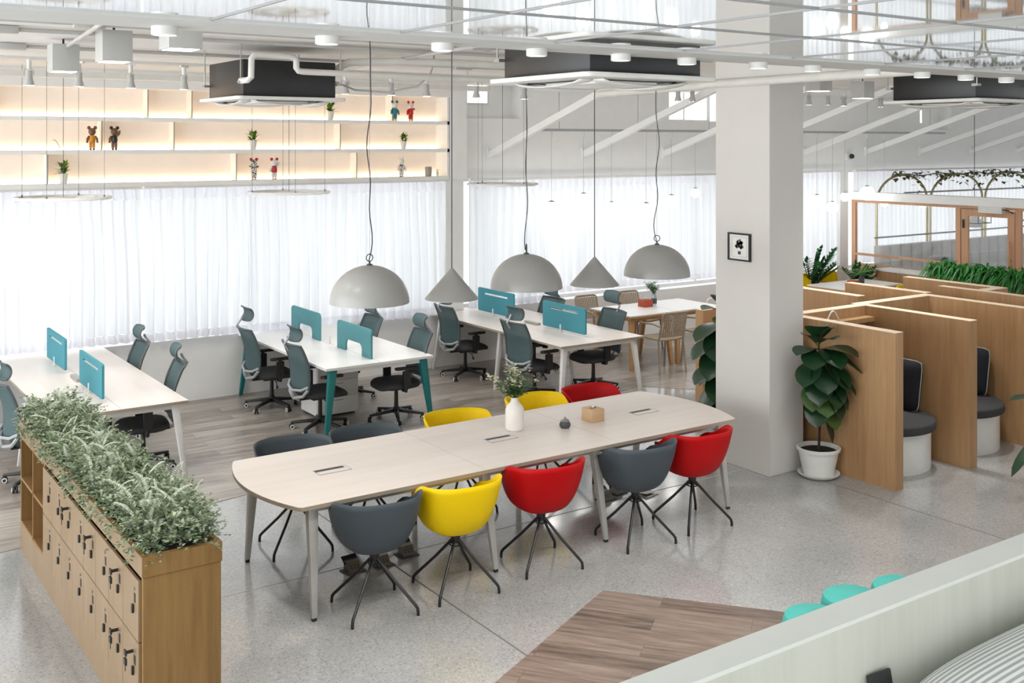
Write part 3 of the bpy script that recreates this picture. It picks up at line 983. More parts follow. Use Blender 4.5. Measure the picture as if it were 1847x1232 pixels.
def screen_slit(label):
    t = T('desk_screen', label, 'desk divider', (0, 0, 0), 0, 'blue desk divider screens')
    m = MB(Matrix.Rotation(R(90), 4, 'Z') @ Matrix.Rotation(R(90), 4, 'X'))
    # built as a frame around the slit so the slit is a real opening
    a, h = .425, .31
    def pz(poly): m.prism(poly, -.011, .011)
    pz([(x, z) for x, z in arc(a - .02, h - .02, .02, 0, PI / 2, 5)] + [(-a, h - .0)] [0:0] + arc(-a + .02, h - .02, .02, PI / 2, PI, 5) + [(-a, .252), (a, .252)])
    pz([(-a, .228), (-a, .02)] + arc(-a + .02, .02, .02, PI, 1.5 * PI, 5) + arc(a - .02, .02, .02, 1.5 * PI, 2 * PI, 5) + [(a, .228)])
    pz([(-a, .228), (-.28, .228), (-.28, .252), (-a, .252)]); pz([(.28, .228), (a, .228), (a, .252), (.28, .252)])
    m.build('panel', 'screen', t)
    m = MB()
    for z in (.229, .249): m.box(-.006, .006, -.28, .28, z - .0015, z + .0025)
    m.build('slit_trim', 'legwhite', t)
    for s in (.3,):
        c = MB(); c.box(-.016, .016, s * .2 - .014, s * .2 + .014, .0, .06); c.box(-.03, .03, s * .2 - .02, s * .2 + .02, -.033, -.03 + .006); c.box(-.012, .012, s * .2 - .012, s * .2 + .012, -.03, 0)
        c.build('clamp', 'legwhite', t, bevel=.002)
    return t


def screen_arch(label):
    t = T('desk_screen', label, 'desk divider', (0, 0, 0), 0, 'teal arched desk divider screens')
    m = MB(Matrix.Rotation(R(90), 4, 'Z') @ Matrix.Rotation(R(90), 4, 'X'))
    a, h = .415, .315
    m.prism([(-.2, 0), (-a, 0)] + arc(-a + .05, h - .05, .05, PI, PI / 2, 6) + arc(a - .05, h - .05, .05, PI / 2, 0, 6) + [(a, 0), (.2, 0)] + arc(.14, .07, .06, 0, PI / 2, 6) + arc(-.14, .07, .06, PI / 2, PI, 6), -.012, .012)
    m.build('panel', 'screen2', t, bevel=.003)
    return t


sa = screen_slit('blue felt screen with a slit on the locker desk, curtain end')
sa.location = (2.4, 11.77, .778)
dup(sa, (2.4, 10.3, .778), 0, 'blue felt screen with a slit on the locker desk, nearer the plants')
dup(sa, (7.9, 11.88, .778), 0, 'blue felt screen with a slit on the desk by the cafe tables, curtain end')
dup(sa, (7.9, 10.39, .778), 0, 'blue felt screen with a slit on the desk by the cafe tables, table end')
sb = screen_arch('teal arched screen on the teal-legged desk, curtain end')
sb.location = (5.24, 11.98, .745)
dup(sb, (5.24, 10.68, .745), 0, 'teal arched screen on the teal-legged desk, under the dome lamp')
ct = T('cable_box', 'grey slim cable box on the pale desk behind the planter lockers', 'cable box', (2.43, 11.02, .745))
BX(-.03, .03, -.14, .14, 0, .03).build('body', 'steel', ct, bevel=.003)
dup(ct, (7.95, 11.12, .745), 0, 'grey slim cable box between the screens of the desk by the cafe tables')
ct = T('cable_post', 'small white cable post between the teal arched screens', 'cable post', (5.25, 11.34, .745))
BX(-.012, .012, -.02, .02, 0, .09).build('body', 'legwhite', ct, bevel=.003)
BX(-.03, .03, -.03, .03, 0, .006).build('base', 'legwhite', ct)
t = T('drawer_pedestal', 'white drawer pedestal under the teal-legged desk', 'cabinet', (5.18, 10.98, 0))
BX(-.25, .25, 0, .42, .03, .6).build('body', 'desktop', t)
for i in range(3):
    d = BX(-.245, .245, -.018, -.001, .045 + i * .185, .22 + i * .185).build('drawer', 'desktop', t, bevel=.002)
    BX(-.06, .06, -.024, -.018, .18 + i * .185, .19 + i * .185).build('handle', 'steel', d)
BX(-.22, .22, .02, .4, 0, .03).build('plinth', 'black', t)


def office_chair():
    """front faces +y"""
    t = T('office_chair', '', 'chair', (0, 0, 0), 0, 'mesh office chairs at the desks')
    m = MB()
    m.lathe([(0, .075), (.04, .075), (.045, .11), (.032, .14), (0, .14)], 16)
    for k in range(5):
        a = R(90 + 72 * k); c, s = math.cos(a), math.sin(a)
        mm = Matrix.Rotation(a, 4, 'Z')
        old = m.m; m.m = mm
        m.add([(.02, -.025, .085), (.02, .025, .085), (.02, .025, .125), (.02, -.025, .125), (.31, -.016, .062), (.31, .016, .062), (.31, .016, .083), (.31, -.016, .083)],
              [(0, 1, 2, 3), (4, 7, 6, 5), (0, 4, 5, 1), (3, 2, 6, 7), (1, 5, 6, 2), (0, 3, 7, 4)])
        m.m = old
    m.build('star_base', 'black', t, bevel=.004)
    for k in range(5):
        a = R(90 + 72 * k)
        mm = Matrix.Rotation(a, 4, 'Z') @ Matrix.Translation((.3, 0, .029)) @ Matrix.Rotation(rnd(-1, 1), 4, 'Z')
        m = MB(mm)
        m.cyl((-.0, -.024, 0), (0, -.006, 0), .029, None, 16); m.cyl((0, .006, 0), (0, .024, 0), .029, None, 16)
        m.cyl((0, 0, .0), (0, 0, .045), .009, None, 8)
        w = m.build('caster', 'black', t)
        m = MB(mm)
        for y in (-.0245, .0245):
            m.tube([(.019 * math.cos(q), y, .019 * math.sin(q)) for q in [2 * PI * i / 14 for i in range(14)]], .006, 6, True)
        m.build('wheel_ring', 'potwhite', w)
    MB().cyl((0, 0, .13), (0, 0, .34), .024, .02, 14).build('gas_column', 'blackmetal', t)
    m = MB(); m.box(-.09, .09, -.12, .1, .335, .365); m.box(-.03, .03, -.24, -.1, .34, .362)
    m.build('mechanism', 'black', t, bevel=.005)
    lv = MB(); lv.tube([(.08, .0, .345), (.2, -.02, .335), (.25, -.03, .3)], .006, 6); lv.sph((.255, -.03, .29), (.015, .015, .02), 8, 6); lv.build('lever', 'black', t)
    def cush(u, v):
        a = 2 * PI * u; e = (v - .5) * PI
        ce = max(0, math.cos(e)) ** .35; se = math.copysign(abs(math.sin(e)) ** .8, math.sin(e))
        ex, ey = math.cos(a), math.sin(a)
        sq = (abs(ex) ** 4 + abs(ey) ** 4) ** -.25
        x = .25 * ex * sq * ce; y = .24 * ey * sq * ce
        drop = -.03 * max(0, (y - .12) / .12) ** 2
        return (x, y + .015, .405 + .042 * se + drop)
    m = MB(); m.grid(cush, 36, 12, True); m.build('seat', 'seat', t, ang=80)
    for s in (-1, 1):
        m = MB(); m.tube([(s * .2, .0, .36), (s * .275, .0, .365), (s * .285, -.005, .42), (s * .285, -.005, .6)], .02, 8)
        m.box(s * .285 - .022, s * .285 + .022, -.045, .035, .42, .58)
        ar = m.build('armrest', 'black', t)
        m = MB(); m.prism(rrect(s * .285 - .04, s * .285 + .04, -.12, .13, .035), .6, .625); m.build('arm_pad', 'black', ar, bevel=.006)
    # back: mesh panel in a frame, leaning away (towards -y)
    def bx(v): return .215 + .035 * math.sin(PI * (.25 + .6 * (1 - v)))
    def bp(u, v, off=0):
        w = bx(v) if v > .0 else .22
        x = (u - .5) * 2 * w
        z = .46 + .49 * v
        y = -.235 - .03 * v + .055 * math.sin(PI * min(1, v * 1.2)) * .0 - .05 * (1 - (2 * u - 1) ** 2) - .06 * v * v + .03 * math.sin(PI * v) + off
        return (x, y, z)
    m = MB(); m.grid(lambda u, v: bp(u, v), 12, 14); m.build('backrest', 'mesh', t, solid=.004)
    edge = [bp(0, i / 14) for i in range(15)] + [bp(i / 12, 1) for i in range(1, 13)] + [bp(1, 1 - i / 14) for i in range(1, 15)] + [bp(1 - i / 12, 0) for i in range(1, 12)]
    MB().tube(edge, .013, 6, True).build('back_frame', 'cdark', t)
    m = MB()
    m.tube([bp(0, .12, -.01), bp(.15, .04, -.03), bp(.5, .0, -.035), bp(.85, .04, -.03), bp(1, .12, -.01)], .014, 6)
    m.tube([bp(0, .06, -.01), (-.17, -.27, .415), (0, -.3, .375), (.17, -.27, .415), bp(1, .06, -.01)], .017, 6)
    m.tube([bp(.5, .0, -.035), (0, -.3, .38), (0, -.24, .352)], .02, 6)
    m.build('lumbar_support', 'cgrey', t)
    m = MB(); m.tube([bp(.5, .86, -.015), bp(.5, 1.0, -.03), (0, -.365, 1.0), (0, -.345, 1.04)], .013, 6)
    m.build('headrest_stem', 'cgrey', t)
    def hr(u, v):
        x = (u - .5) * .3
        a = -1.25 + 2.5 * v
        return (x, -.335 + .03 * (2 * u - 1) ** 2 + .062 * math.cos(a) * .9 - .02, 1.055 + .078 * math.sin(a) * (1 - .12 * (2 * u - 1) ** 2))
    m = MB(); m.grid(hr, 12, 10); h = m.build('headrest', 'mesh', t, solid=.012)
    hp = [hr(0, i / 8) for i in range(9)] + [hr(i / 8, 1) for i in range(1, 9)] + [hr(1, 1 - i / 8) for i in range(1, 9)] + [hr(1 - i / 8, 0) for i in range(1, 8)]
    MB().tube(hp, .009, 6, True).build('headrest_frame', 'cdark', h)
    return t


oc = office_chair()
for i, (x, y, rz, lb) in enumerate((
    (4.79, 10.58, -90, 'mesh office chair on the locker side of the teal-legged desk, aisle end'),
    (4.72, 11.75, -92, 'mesh office chair on the locker side of the teal-legged desk, curtain end'),
    (5.66, 10.5, 84, 'mesh office chair on the far side of the teal-legged desk, aisle end'),
    (5.66, 11.68, 88, 'mesh office chair under the dome lamp behind the teal screens'),
    (7.42, 11.88, -92, 'mesh office chair beneath the cone lamp, curtain end of the far desk'),
    (7.45, 10.38, -88, 'mesh office chair behind the flower vase at the far white desk'),
    (8.36, 10.4, 86, 'mesh office chair between the far white desk and the cafe tables'),
    (8.36, 11.65, 90, 'mesh office chair beyond the blue screens at the curtain end of the far desk'),
    (2.86, 10.28, 82, 'mesh office chair beside the locker desk, end nearest the plants'),
    (2.86, 11.5, 88, 'mesh office chair beside the locker desk, curtain end'),
    (1.96, 10.35, -85, 'mesh office chair on the outer side of the locker desk, behind the open cubbies'))):
    o = oc if i == 0 else dup(oc, (0, 0, 0))
    o.location = (x, y, 0); o.rotation_euler.z = R(rz); o['label'] = lb
    if i in (1, 6):                                     # headrests pulled up
        for ch in o.children:
            if ch.name.split('.')[0] == 'headrest': ch.location.z += .06
            if ch.name.split('.')[0] == 'headrest_stem': ch.location.z += .045

# ---------------------------------------------------------------- planter lockers
t = T('locker_cabinet', 'oak locker cabinet with open cubbies and a planter top', 'locker', (1.53, 5.5, 0))
D, LY = .4, 3.25
cs = MB()
cs.box(.03, D, 0, LY, 0, .2)
cs.box(0.0, D, 0, .03, .2, .86); cs.box(0, D, LY - .03, LY, .2, .86)
cs.box(D - .02, D, .03, LY - .03, .2, .86); cs.box(0.02, D - .02, .03, LY - .03, .84, .86); cs.box(.0, D, 2.37, 2.41, .2, .86)
cs.build('carcass', 'lwood', t)
BX(.0, .03, 0, LY, 0, .2).build('plinth', 'ldoor', t)
pc = MB()
pc.box(-.005, D + .005, -.005, .03, .863, .965); pc.box(-.005, D + .005, LY - .03, LY + .005, .863, .965)
pc.box(-.005, .02, .03, LY - .03, .863, .965); pc.box(D - .02, D + .005, .03, LY - .03, .863, .965)
pc.build('planter_rim', ['lwood'], t)
BX(-.008, -.005, -.005, LY, .863, .965).build('rim_facing', 'ldoor', t)
BX(.02, D - .02, .03, LY - .03, .865, .93).build('soil', 'soil', t)
cb = MB()
cb.box(.0, D - .02, 2.78, 2.8, .2, .84); cb.box(.0, D - .02, 2.41, LY - .03, .525, .545); cb.box(0, D - .02, 2.41, LY - .03, .2, .22)
cb.box(-.004, 0, 2.4, LY, .84, .86)
cb.build('cubby_shelf', 'lin', t)
nd = 8; p_ = (2.36 - .03) / nd
keyed = {(0, 3), (0, 1), (1, 1), (1, 0), (0, 5)}
for r_ in range(2):
    z0, z1 = (.212, .522) if r_ == 1 else (.528, .838)
    for c in range(nd):
        y0 = .03 + c * p_
        d = BX(-.016, 0, y0 + .0025, y0 + p_ - .0025, z0, z1).build('door', 'ldoor', t, bevel=.0015, seg=1)
        y = y0 + .062
        BX(-.0185, -.014, y - .012, y + .012, z1 - .125, z1 - .08).build('pull', 'black', d)
        m = MB(); m.box(-.028, -.016, y + .012, y + .034, z1 - .185, z1 - .14); m.build('hasp', 'black', d, bevel=.004)
        MB().cyl((-.024, y + .004, z1 - .055), (-.015, y + .004, z1 - .055), .008, None, 10).build('lock', 'steel', d)
        if (r_, c) in keyed:
            m = MB(); m.cyl((-.06, y + .004, z1 - .055), (-.024, y + .004, z1 - .055), .009, None, 8); m.box(-.066, -.058, y - .012, y + .02, z1 - .068, z1 - .042)
            k = m.build('key', 'black', d)
            m = MB(); m.tube([(-.062, y + .004, z1 - .065), (-.058, y + .01, z1 - .085)], .002, 5); m.box(-.066, -.056, y - .006, y + .026, z1 - .118, z1 - .086); m.box(-.063, -.06, y + .006, y + .014, z1 - .15, z1 - .118)
            m.build('spare_key', 'black', k)

# foliage growing in the locker top
fo = MB(); fd = MB()
def foh(y): return .14 + .035 * math.sin(y * 2.1 + .5) + .02 * math.sin(y * 5.3) + .012 * y
for i in range(2300):
    y = rnd(.03, LY + .02); x = rnd(.02, D - .02)
    cx = (x - D / 2) / (D / 2)
    a = math.atan2(rnd(-1, 1), cx * 1.5 + rnd(-.8, .8)); e = rnd(.1, 1.5)
    if y > LY - .2: a = rnd(.5, 2.6)
    if y < .15: a = rnd(-2.6, -.5) if random.random() < .6 else a
    d = Vector((math.cos(a) * math.cos(e), math.sin(a) * math.cos(e), math.sin(e)))
    L = rnd(.08, .19); p0 = Vector((x, y, .93 + rnd(0, 1) * foh(y) * .9))
    n = 7
    for k in range(n):
        q = k / n; pt = p0 + d * (L * q) + Vector((0, 0, -.06 * q * q))
        if pt.x > -.004 and pt.x < .0: pt.x -= .02
        for s in range(2):
            a2 = rnd(0, 2 * PI)
            dd = (d * .5 + Vector((math.cos(a2), math.sin(a2), rnd(-.2, .7)))).normalized()
            leaf(fo, pt, dd, (0, 0, 1), rnd(.018, .036), rnd(.011, .021), .15, 2)
# trailing sprigs over the door side and the end
for y in list([2.25, 2.3, 2.2, 1.2, 1.7, .9, 2.9, 3.1, .5, 1.45]) + [rnd(0, 3.2) for _ in range(20)]:
    for j in range(3):
        x0_ = -.02 if random.random() < .6 else D + .02
        sg = -1 if x0_ < 0 else 1
        L = rnd(.05, .12)
        yy_ = y + rnd(-.05, .05)
        for k in range(9):
            q = k / 9
            pt = Vector((x0_ + sg * rnd(.0, .03), yy_ + rnd(-.02, .02), .985 - L * q))
            a2 = rnd(0, 2 * PI)
            leaf(fo, pt, (math.cos(a2) * .6 + sg * .5, math.sin(a2), rnd(-.7, .3)), (0, 0, 1), rnd(.02, .036), rnd(.012, .02), .2, 2)
f = fo.build('foliage', 'shrub', None, fix=False); f.location = (1.53, 5.5, .0)
tag(f, 'dense small-leaved green foliage filling the locker cabinet top', 'plants', None, 'stuff')
for i in range(120):
    y = rnd(.02, LY); x = rnd(.03, D - .03)
    a = rnd(0, 2 * PI); e = rnd(.5, 1.4)
    if y < .3 and random.random() < .7: a = rnd(-2.2, -.9); e = rnd(.1, 1.1)
    d = Vector((math.cos(a) * math.cos(e), math.sin(a) * math.cos(e), math.sin(e)))
    L = rnd(.13, .22); p0 = Vector((x, y, .95 + foh(y) * rnd(.3, .9)))
    side = d.cross(Vector((0, 0, 1))).normalized(); nn = 15
    bend = Vector((rnd(-.5, .5), rnd(-.5, .5), -.8))
    for k in range(nn):
        q = k / nn; pt = p0 + d * (L * q) + bend * (.07 * q * q)
        w = .04 * (1 - q) ** .7 + .006
        for s in (-1, 1):
            leaf(fd, pt, side * s + d * .7, (0, 0, 1), w, .014, .1, 2)
f = fd.build('frond', 'frond', None, fix=False); f.location = (1.53, 5.5, .0)
tag(f, 'silvery pointed fern spikes sticking out of the locker top foliage', 'plants', None, 'stuff')

# ---------------------------------------------------------------- booths
BH = 1.385
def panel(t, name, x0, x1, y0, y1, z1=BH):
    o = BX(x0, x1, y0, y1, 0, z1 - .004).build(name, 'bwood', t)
    BX(x0, x1, y0, y1, z1 - .004, z1).build('top_edge', 'btop_lit', o)
    return o


t = T('booth_partition', 'oak booth wall next to the pillar, potted fig standing before it', 'partition', (0, 0, 0))
panel(t, 'side_panel', 8.08, 8.19, 5.85, 7.02); panel(t, 'back_panel', 7.96, 9.2, 7.02, 7.14)
BX(8.19, 9.2, 6.9, 7.02, 1.24, 1.285).build('ledge', 'bwood', t)
t = T('booth_partition', 'oak booth wall between the two seats with dark cushions', 'partition', (0, 0, 0))
panel(t, 'side_panel', 9.2, 9.31, 5.85, 7.2); panel(t, 'back_panel', 9.31, 10.36, 7.08, 7.2)
t = T('booth_partition', 'oak booth wall behind the second dark cushion', 'partition', (0, 0, 0))
panel(t, 'side_panel', 10.36, 10.47, 5.0, 7.2)
t = T('booth_partition', 'oak booth wall just beyond the second seat, before the grass planter', 'partition', (0, 0, 0))
panel(t, 'side_panel', 11.15, 11.26, 5.0, 7.5); panel(t, 'back_panel', 11.26, 11.55, 6.95, 7.07)
t = T('booth_partition', 'oak booth wall half hidden by the pillar, in front of the yellow chairs', 'partition', (0, 0, 0))
panel(t, 'side_panel', 9.68, 9.8, 7.48, 9.2)
t = T('booth_partition', 'oak booth wall in front of the white table with the red box', 'partition', (0, 0, 0))
panel(t, 'side_panel', 10.5, 10.62, 7.22, 8.3)
t = T('booth_partition', 'oak booth wall closest to the bright grass planter', 'partition', (0, 0, 0))
panel(t, 'side_panel', 11.55, 11.67, 6.95, 8.25)
t = T('booth_partition', 'low oak partition behind the fig, between table and pillar', 'partition', (0, 0, 0))
panel(t, 'side_panel', 8.72, 9.55, 8.86, 8.98, 1.14)
bl = T('booth_lamp', 'thin white arched lamp rising behind the first booth ledge', 'lamp', (8.62, 6.96, 1.285))
MB().tube([(-.09 + .18 * i / 12, 0, .1 * math.sin(PI * i / 12)) for i in range(13)], .008, 8).build('arch', 'legwhite', bl)
bl2 = dup(bl, (10.75, 7.66, 1.26), 0, 'thin white arched lamp behind the second booth wall')
lb_ = T('wall_shelf', 'narrow oak shelf behind the second booth carrying a white arched lamp', 'shelf', (10.62, 7.3, 0))
BX(0, .3, 0, .9, 1.22, 1.26).build('board', 'bwood', lb_)

for x, lab, lab2 in ((8.7, 'round white booth seat with dark cushion nearest the pillar', 'navy cushion with pale piping in the booth nearest the pillar'), (9.84, 'round white booth seat with dark cushion behind the second oak wall', 'navy cushion with pale piping in the second booth')):
    t = T('booth_bench', lab, 'seat', (x, 6.45, 0), 0, 'booth seats')
    MB().prism([(.475 * math.cos(a), .42 * math.sin(a)) for a in [2 * PI * i / 40 for i in range(40)]], 0, .37).build('base', 'potwhite', t)
    m = MB(); m.prism([(.492 * math.cos(a), .48 * math.sin(a)) for a in [2 * PI * i / 40 for i in range(40)]], .37, .455); m.build('seat_cushion', 'seat', t, bevel=.02, seg=3)
    t = T('cushion', lab2, 'cushion', (x + .36, 6.55, .455), 0, 'navy booth cushions')
    def pil(u, v):
        a = 2 * PI * u
        ex, ey = math.cos(a), math.sin(a)
        sq = (abs(ex) ** 12 + abs(ey) ** 12) ** (-1 / 12)
        k = math.sin(v * PI / 2) if v < .5 else math.sin(v * PI / 2)
        e = (v - .5) * PI
        th = .075 * math.sin(e) * 1
        c = max(0, math.cos(e)) ** .4
        return (th, .24 * ex * sq * c, .24 + .24 * ey * sq * c)
    mm = Matrix.Translation((.0, 0, .0)) @ Matrix.Rotation(R(9), 4, 'Y')
    m = MB(mm); m.grid(pil, 40, 14, True); m.build('cover', 'navy', t, ang=80)
    m = MB(mm); m.tube([pil(i / 40, .5) for i in range(40)], .005, 6, True); m.build('piping', 'piping', t)


# ---------------------------------------------------------------- fiddle-leaf figs
def fig_shape(t):
    return (math.sin(PI * min(1, t ** 1.25 * .97 + .03)) ** .6) * (.75 + .35 * t)


def fig(label, loc, trunk_top, specs, pot=True, rz=0):
    t = T('fiddle_leaf_fig', label, 'plant', loc, rz)
    if pot:
        MB().lathe([(0, .02), (.135, .02), (.178, .225), (.178, .24), (.196, .245), (.198, .268), (.184, .272), (.172, .25), (.165, .235), (0, .235)], 36).build('pot', 'potwhite', t)
        MB().lathe([(0, .0), (.14, 0), (.185, .03), (.19, .042), (.178, .042), (.14, .018), (0, .018)], 36).build('saucer', 'potwhite', t)
        MB().lathe([(0, .245), (.1, .243), (.168, .236)], 24).build('soil', 'soil', t)
    MB().tube([(0, 0, .2), (.012, -.01, trunk_top * .45), (-.012, .01, trunk_top * .75), (.01, 0, trunk_top)], [.012, .011, .01, .006], 8).build('trunk', 'bark', t)
    for (z, a, e, L, W, mt) in specs:
        a = R(a); e = R(e)
        d = Vector((math.cos(a) * math.cos(e), math.sin(a) * math.cos(e), math.sin(e)))
        st = Vector((0, 0, z)); b = st + d * .05
        m = MB(); m.tube([st, st + d * .025, b], .004, 5)
        leaf(m, b, d, (0, 0, 1), L, W, .35, 9, .22, fig_shape)
        m.build('leaf', mt, t, fix=False, ang=80)
    return t


fig('fiddle-leaf fig in a white pot on its saucer, between pillar and booth wall', (7.875, 6.52, 0), 1.22,
    [(1.2, 215, 66, .25, .25, 'fiddle'), (1.2, 285, 58, .27, .25, 'fiddle'), (1.18, 170, 48, .22, .22, 'fiddle'), (1.2, 305, 70, .24, .22, 'fiddle'), (1.2, 250, 35, .26, .26, 'fiddle'),
     (1.16, 180, 12, .26, .23, 'fiddle'), (1.17, 212, -8, .28, .26, 'fiddle'), (1.17, 255, -5, .29, .27, 'fiddle'), (1.16, 290, 12, .33, .27, 'fiddle'), (1.14, 300, -8, .34, .26, 'fiddle'),
     (1.08, 195, -22, .28, .25, 'fiddle'), (1.08, 235, -30, .29, .27, 'fiddle'), (1.08, 275, -25, .3, .27, 'fiddle'), (1.06, 298, -28, .33, .26, 'fiddle'), (1.0, 220, -38, .28, .26, 'fiddle'), (1.0, 262, -40, .3, .28, 'fiddle'), (.98, 294, -42, .31, .26, 'fiddle'),
     (.94, 205, -45, .26, .24, 'fiddle2'), (.94, 240, -48, .29, .28, 'fiddle2'), (.92, 280, -48, .3, .27, 'fiddle'), (.78, 215, -42, .25, .23, 'fiddle'), (.78, 268, -48, .26, .24, 'fiddle2'), (.7, 292, -66, .27, .18, 'fiddle'), (.62, 215, -5, .1, .05, 'fiddle2')])
fig('fiddle-leaf fig peeking from behind the pillar beside the cafe tables', (8.42, 8.2, 0), 1.3,
    [(1.22, 200, 60, .32, .3, 'fiddle'), (1.2, 250, 50, .34, .3, 'fiddle'), (1.2, 170, 30, .32, .28, 'fiddle'), (1.18, 225, 5, .34, .32, 'fiddle2'), (1.12, 175, -5, .38, .3, 'fiddle'), (1.1, 205, -25, .4, .33, 'fiddle'), (1.05, 245, -30, .36, .32, 'fiddle'),
     (.98, 170, -12, .4, .3, 'fiddle'), (.95, 195, -32, .42, .34, 'fiddle'), (.9, 235, -40, .34, .3, 'fiddle'), (.8, 200, -45, .34, .26, 'fiddle'), (.68, 172, -8, .38, .3, 'fiddle'), (.66, 205, -28, .38, .3, 'fiddle'), (.55, 235, -40, .3, .24, 'fiddle'), (.5, 180, -25, .36, .26, 'fiddle'), (.46, 210, -45, .34, .24, 'fiddle'), (.5, 160, 10, .28, .16, 'fiddle')])
fig('dark broad-leaved plant standing beyond the booth seats, above the parapet end', (9.02, 4.95, 0), .95,
    [(.62, 170, -20, .5, .12, 'fiddle'), (.66, 200, -48, .42, .18, 'fiddle'), (.8, 150, 25, .4, .16, 'fiddle'), (.7, 240, -30, .4, .16, 'fiddle'), (.78, 190, 10, .3, .14, 'fiddle'), (.45, 185, -35, .4, .1, 'fiddle'), (.8, 60, 20, .4, .16, 'fiddle')])

# picture on the pillar
t = T('framed_print', 'small black-framed botanical print hanging on the pillar', 'picture', (7.48, 7.11, 2.07))
m = MB()
for a in ((-.14, .14, -.13, -.115), (-.14, .14, .115, .13), (-.14, -.125, -.115, .115), (.125, .14, -.115, .115)):
    m.box(-.025, 0, a[0], a[1], a[2], a[3])
m.build('frame', 'black', t)
BX(-.012, -.001, -.125, .125, -.115, .115).build('mount', 'paper', t)
m = MB(); m.box(-.0135, -.012, -.018, .018, -.07, -.04)
for i in range(26):
    a = rnd(.3, 2.84); r = rnd(.02, .085)
    y, z = math.cos(a) * r * .62, -.04 + math.sin(a) * r + .02
    m.add([(-.0132, y + .014 * math.cos(q) * rnd(.7, 1), z + .014 * math.sin(q)) for q in [2 * PI * k / 8 for k in range(8)]], [tuple(range(8))])
m.build('print', 'ink', t, fix=False)
m = MB()
for a in ((-.095, .095, -.093, -.091), (-.095, .095, .091, .093), (-.095, -.093, -.091, .091), (.093, .095, -.091, .091)): m.box(-.0132, -.012, *a)
m.build('border_line', 'seam', t)

# teal stools
def blob(label, x, y, r, h=.42):
    t = T('pouf', label, 'stool', (x, y, 0), 0, 'teal poufs behind the parapet')
    MB().lathe([(0, 0), (r * .95, 0), (r, .02), (r, h - .07), (r * .985, h - .035), (r * .93, h - .012), (r * .8, h), (0, h + .004)], 40).build('body', 'teal', t)
    MB().tube([(r * 1.0 * math.cos(q), r * 1.0 * math.sin(q), h - .07) for q in [2 * PI * i / 40 for i in range(40)]], .004, 6, True).build('seam', 'teal', t)


blob('low teal velvet pouf standing on the edge of the wooden floor', 4.79, 3.98, .185)
blob('teal velvet pouf touching a twin above the parapet, nearer the wooden floor', 5.16, 4.02, .18, .43)
blob('teal velvet pouf half hidden by the parapet, furthest along it', 5.52, 3.95, .178, .43)


# ---------------------------------------------------------------- ceiling fixtures
def ac(label, x, y):
    t = T('ceiling_ac_unit', label, 'air conditioner', (x, y, 3.4), 0, 'ceiling air conditioners')
    BX(-.41, .41, -.41, .41, .03, .33).build('casing', 'acblack', t, bevel=.008)
    m = MB(); m.prism(rrect(-.485, .485, -.485, .485, .05), 0, .028)
    m.build('panel', 'acwhite', t, bevel=.006)
    m = MB(); m.prism(rrect(-.24, .24, -.24, .24, .03), -.02, 0); m.build('grille', 'acwhite', t, bevel=.006)
    for k in range(4):
        mm = Matrix.Rotation(R(90 * k), 4, 'Z')
        m = MB(mm); m.grid(lambda u, v: ((u - .5) * .62, -.4 + v * .1, -.004 - .03 * math.sin(PI * u) ** .6 * (1 - v * .3)), 14, 3)
        m.build('flap', 'acwhite', t, solid=.006)
        m = MB(mm); m.box(-.32, .32, -.3, -.27, -.004, .001); m.build('air_slot', 'black', t)
        m = MB(mm); m.cyl((-.44, -.44, .15), (-.44, -.44, .46), .006, None, 6); m.box(-.455, -.4, -.455, -.4, .13, .15); m.build('hanger', 'steel', t)
    return t


a1 = ac('black ceiling air conditioner with white pipes before the lit shelves', 3.55, 8.84)
dup(a1, (4.02, 4.93, 3.4), 0, 'black ceiling air conditioner hanging above the meeting table, behind the ceiling strip')
dup(a1, (8.84, 5.72, 3.4), 0, 'black ceiling air conditioner above the booths')

pp_ = [(3.12, 8.425, 3.55), (3.13, 8.3, 3.55), (3.14, 8.25, 3.57), (3.14, 8.24, 3.72), (3.16, 8.24, 3.745), (3.19, 8.24, 3.75), (3.46, 8.24, 3.75), (3.5, 8.24, 3.74), (3.52, 8.24, 3.72), (3.52, 8.24, 3.66), (3.54, 8.24, 3.635), (3.58, 8.24, 3.63), (5.5, 8.24, 3.62), (7.47, 8.24, 3.61)]
tag(MB().tube(pp_, .026, 10).build('drain_pipe', 'pvc'), 'white drain pipe bent around the air conditioner before the shelves', 'pipe')
tag(MB().tube([(4.0, 8.7, 3.58), (4.06, 8.62, 3.69), (4.15, 8.57, 3.75), (4.6, 8.45, 3.77), (5.2, 8.34, 3.77), (6.2, 8.3, 3.77), (7.47, 8.3, 3.77)], .035, 10).build('coolant_pipe', 'pvc'), 'thick white insulated pipe arching off the air conditioner before the shelves', 'pipe')
tag(MB().tube([(4.1, 8.8, 3.6), (4.3, 8.75, 3.52), (4.55, 8.6, 3.5), (4.8, 8.5, 3.56), (4.93, 8.5, 3.66), (4.97, 8.5, 3.78), (4.97, 8.5, 3.86)], .009, 8).build('cable', 'conduit'), 'grey cable looping below the white pipe beside the air conditioner', 'cable')
tag(MB().tube([(7.2, 8.9, 3.56), (7.44, 7.6, 3.6), (7.44, 7.5, 3.61), (7.44, 4.5, 3.62)], .04, 10).build('drain_pipe', 'pvc'), 'white pipe running along the pillar top and beam', 'pipe')
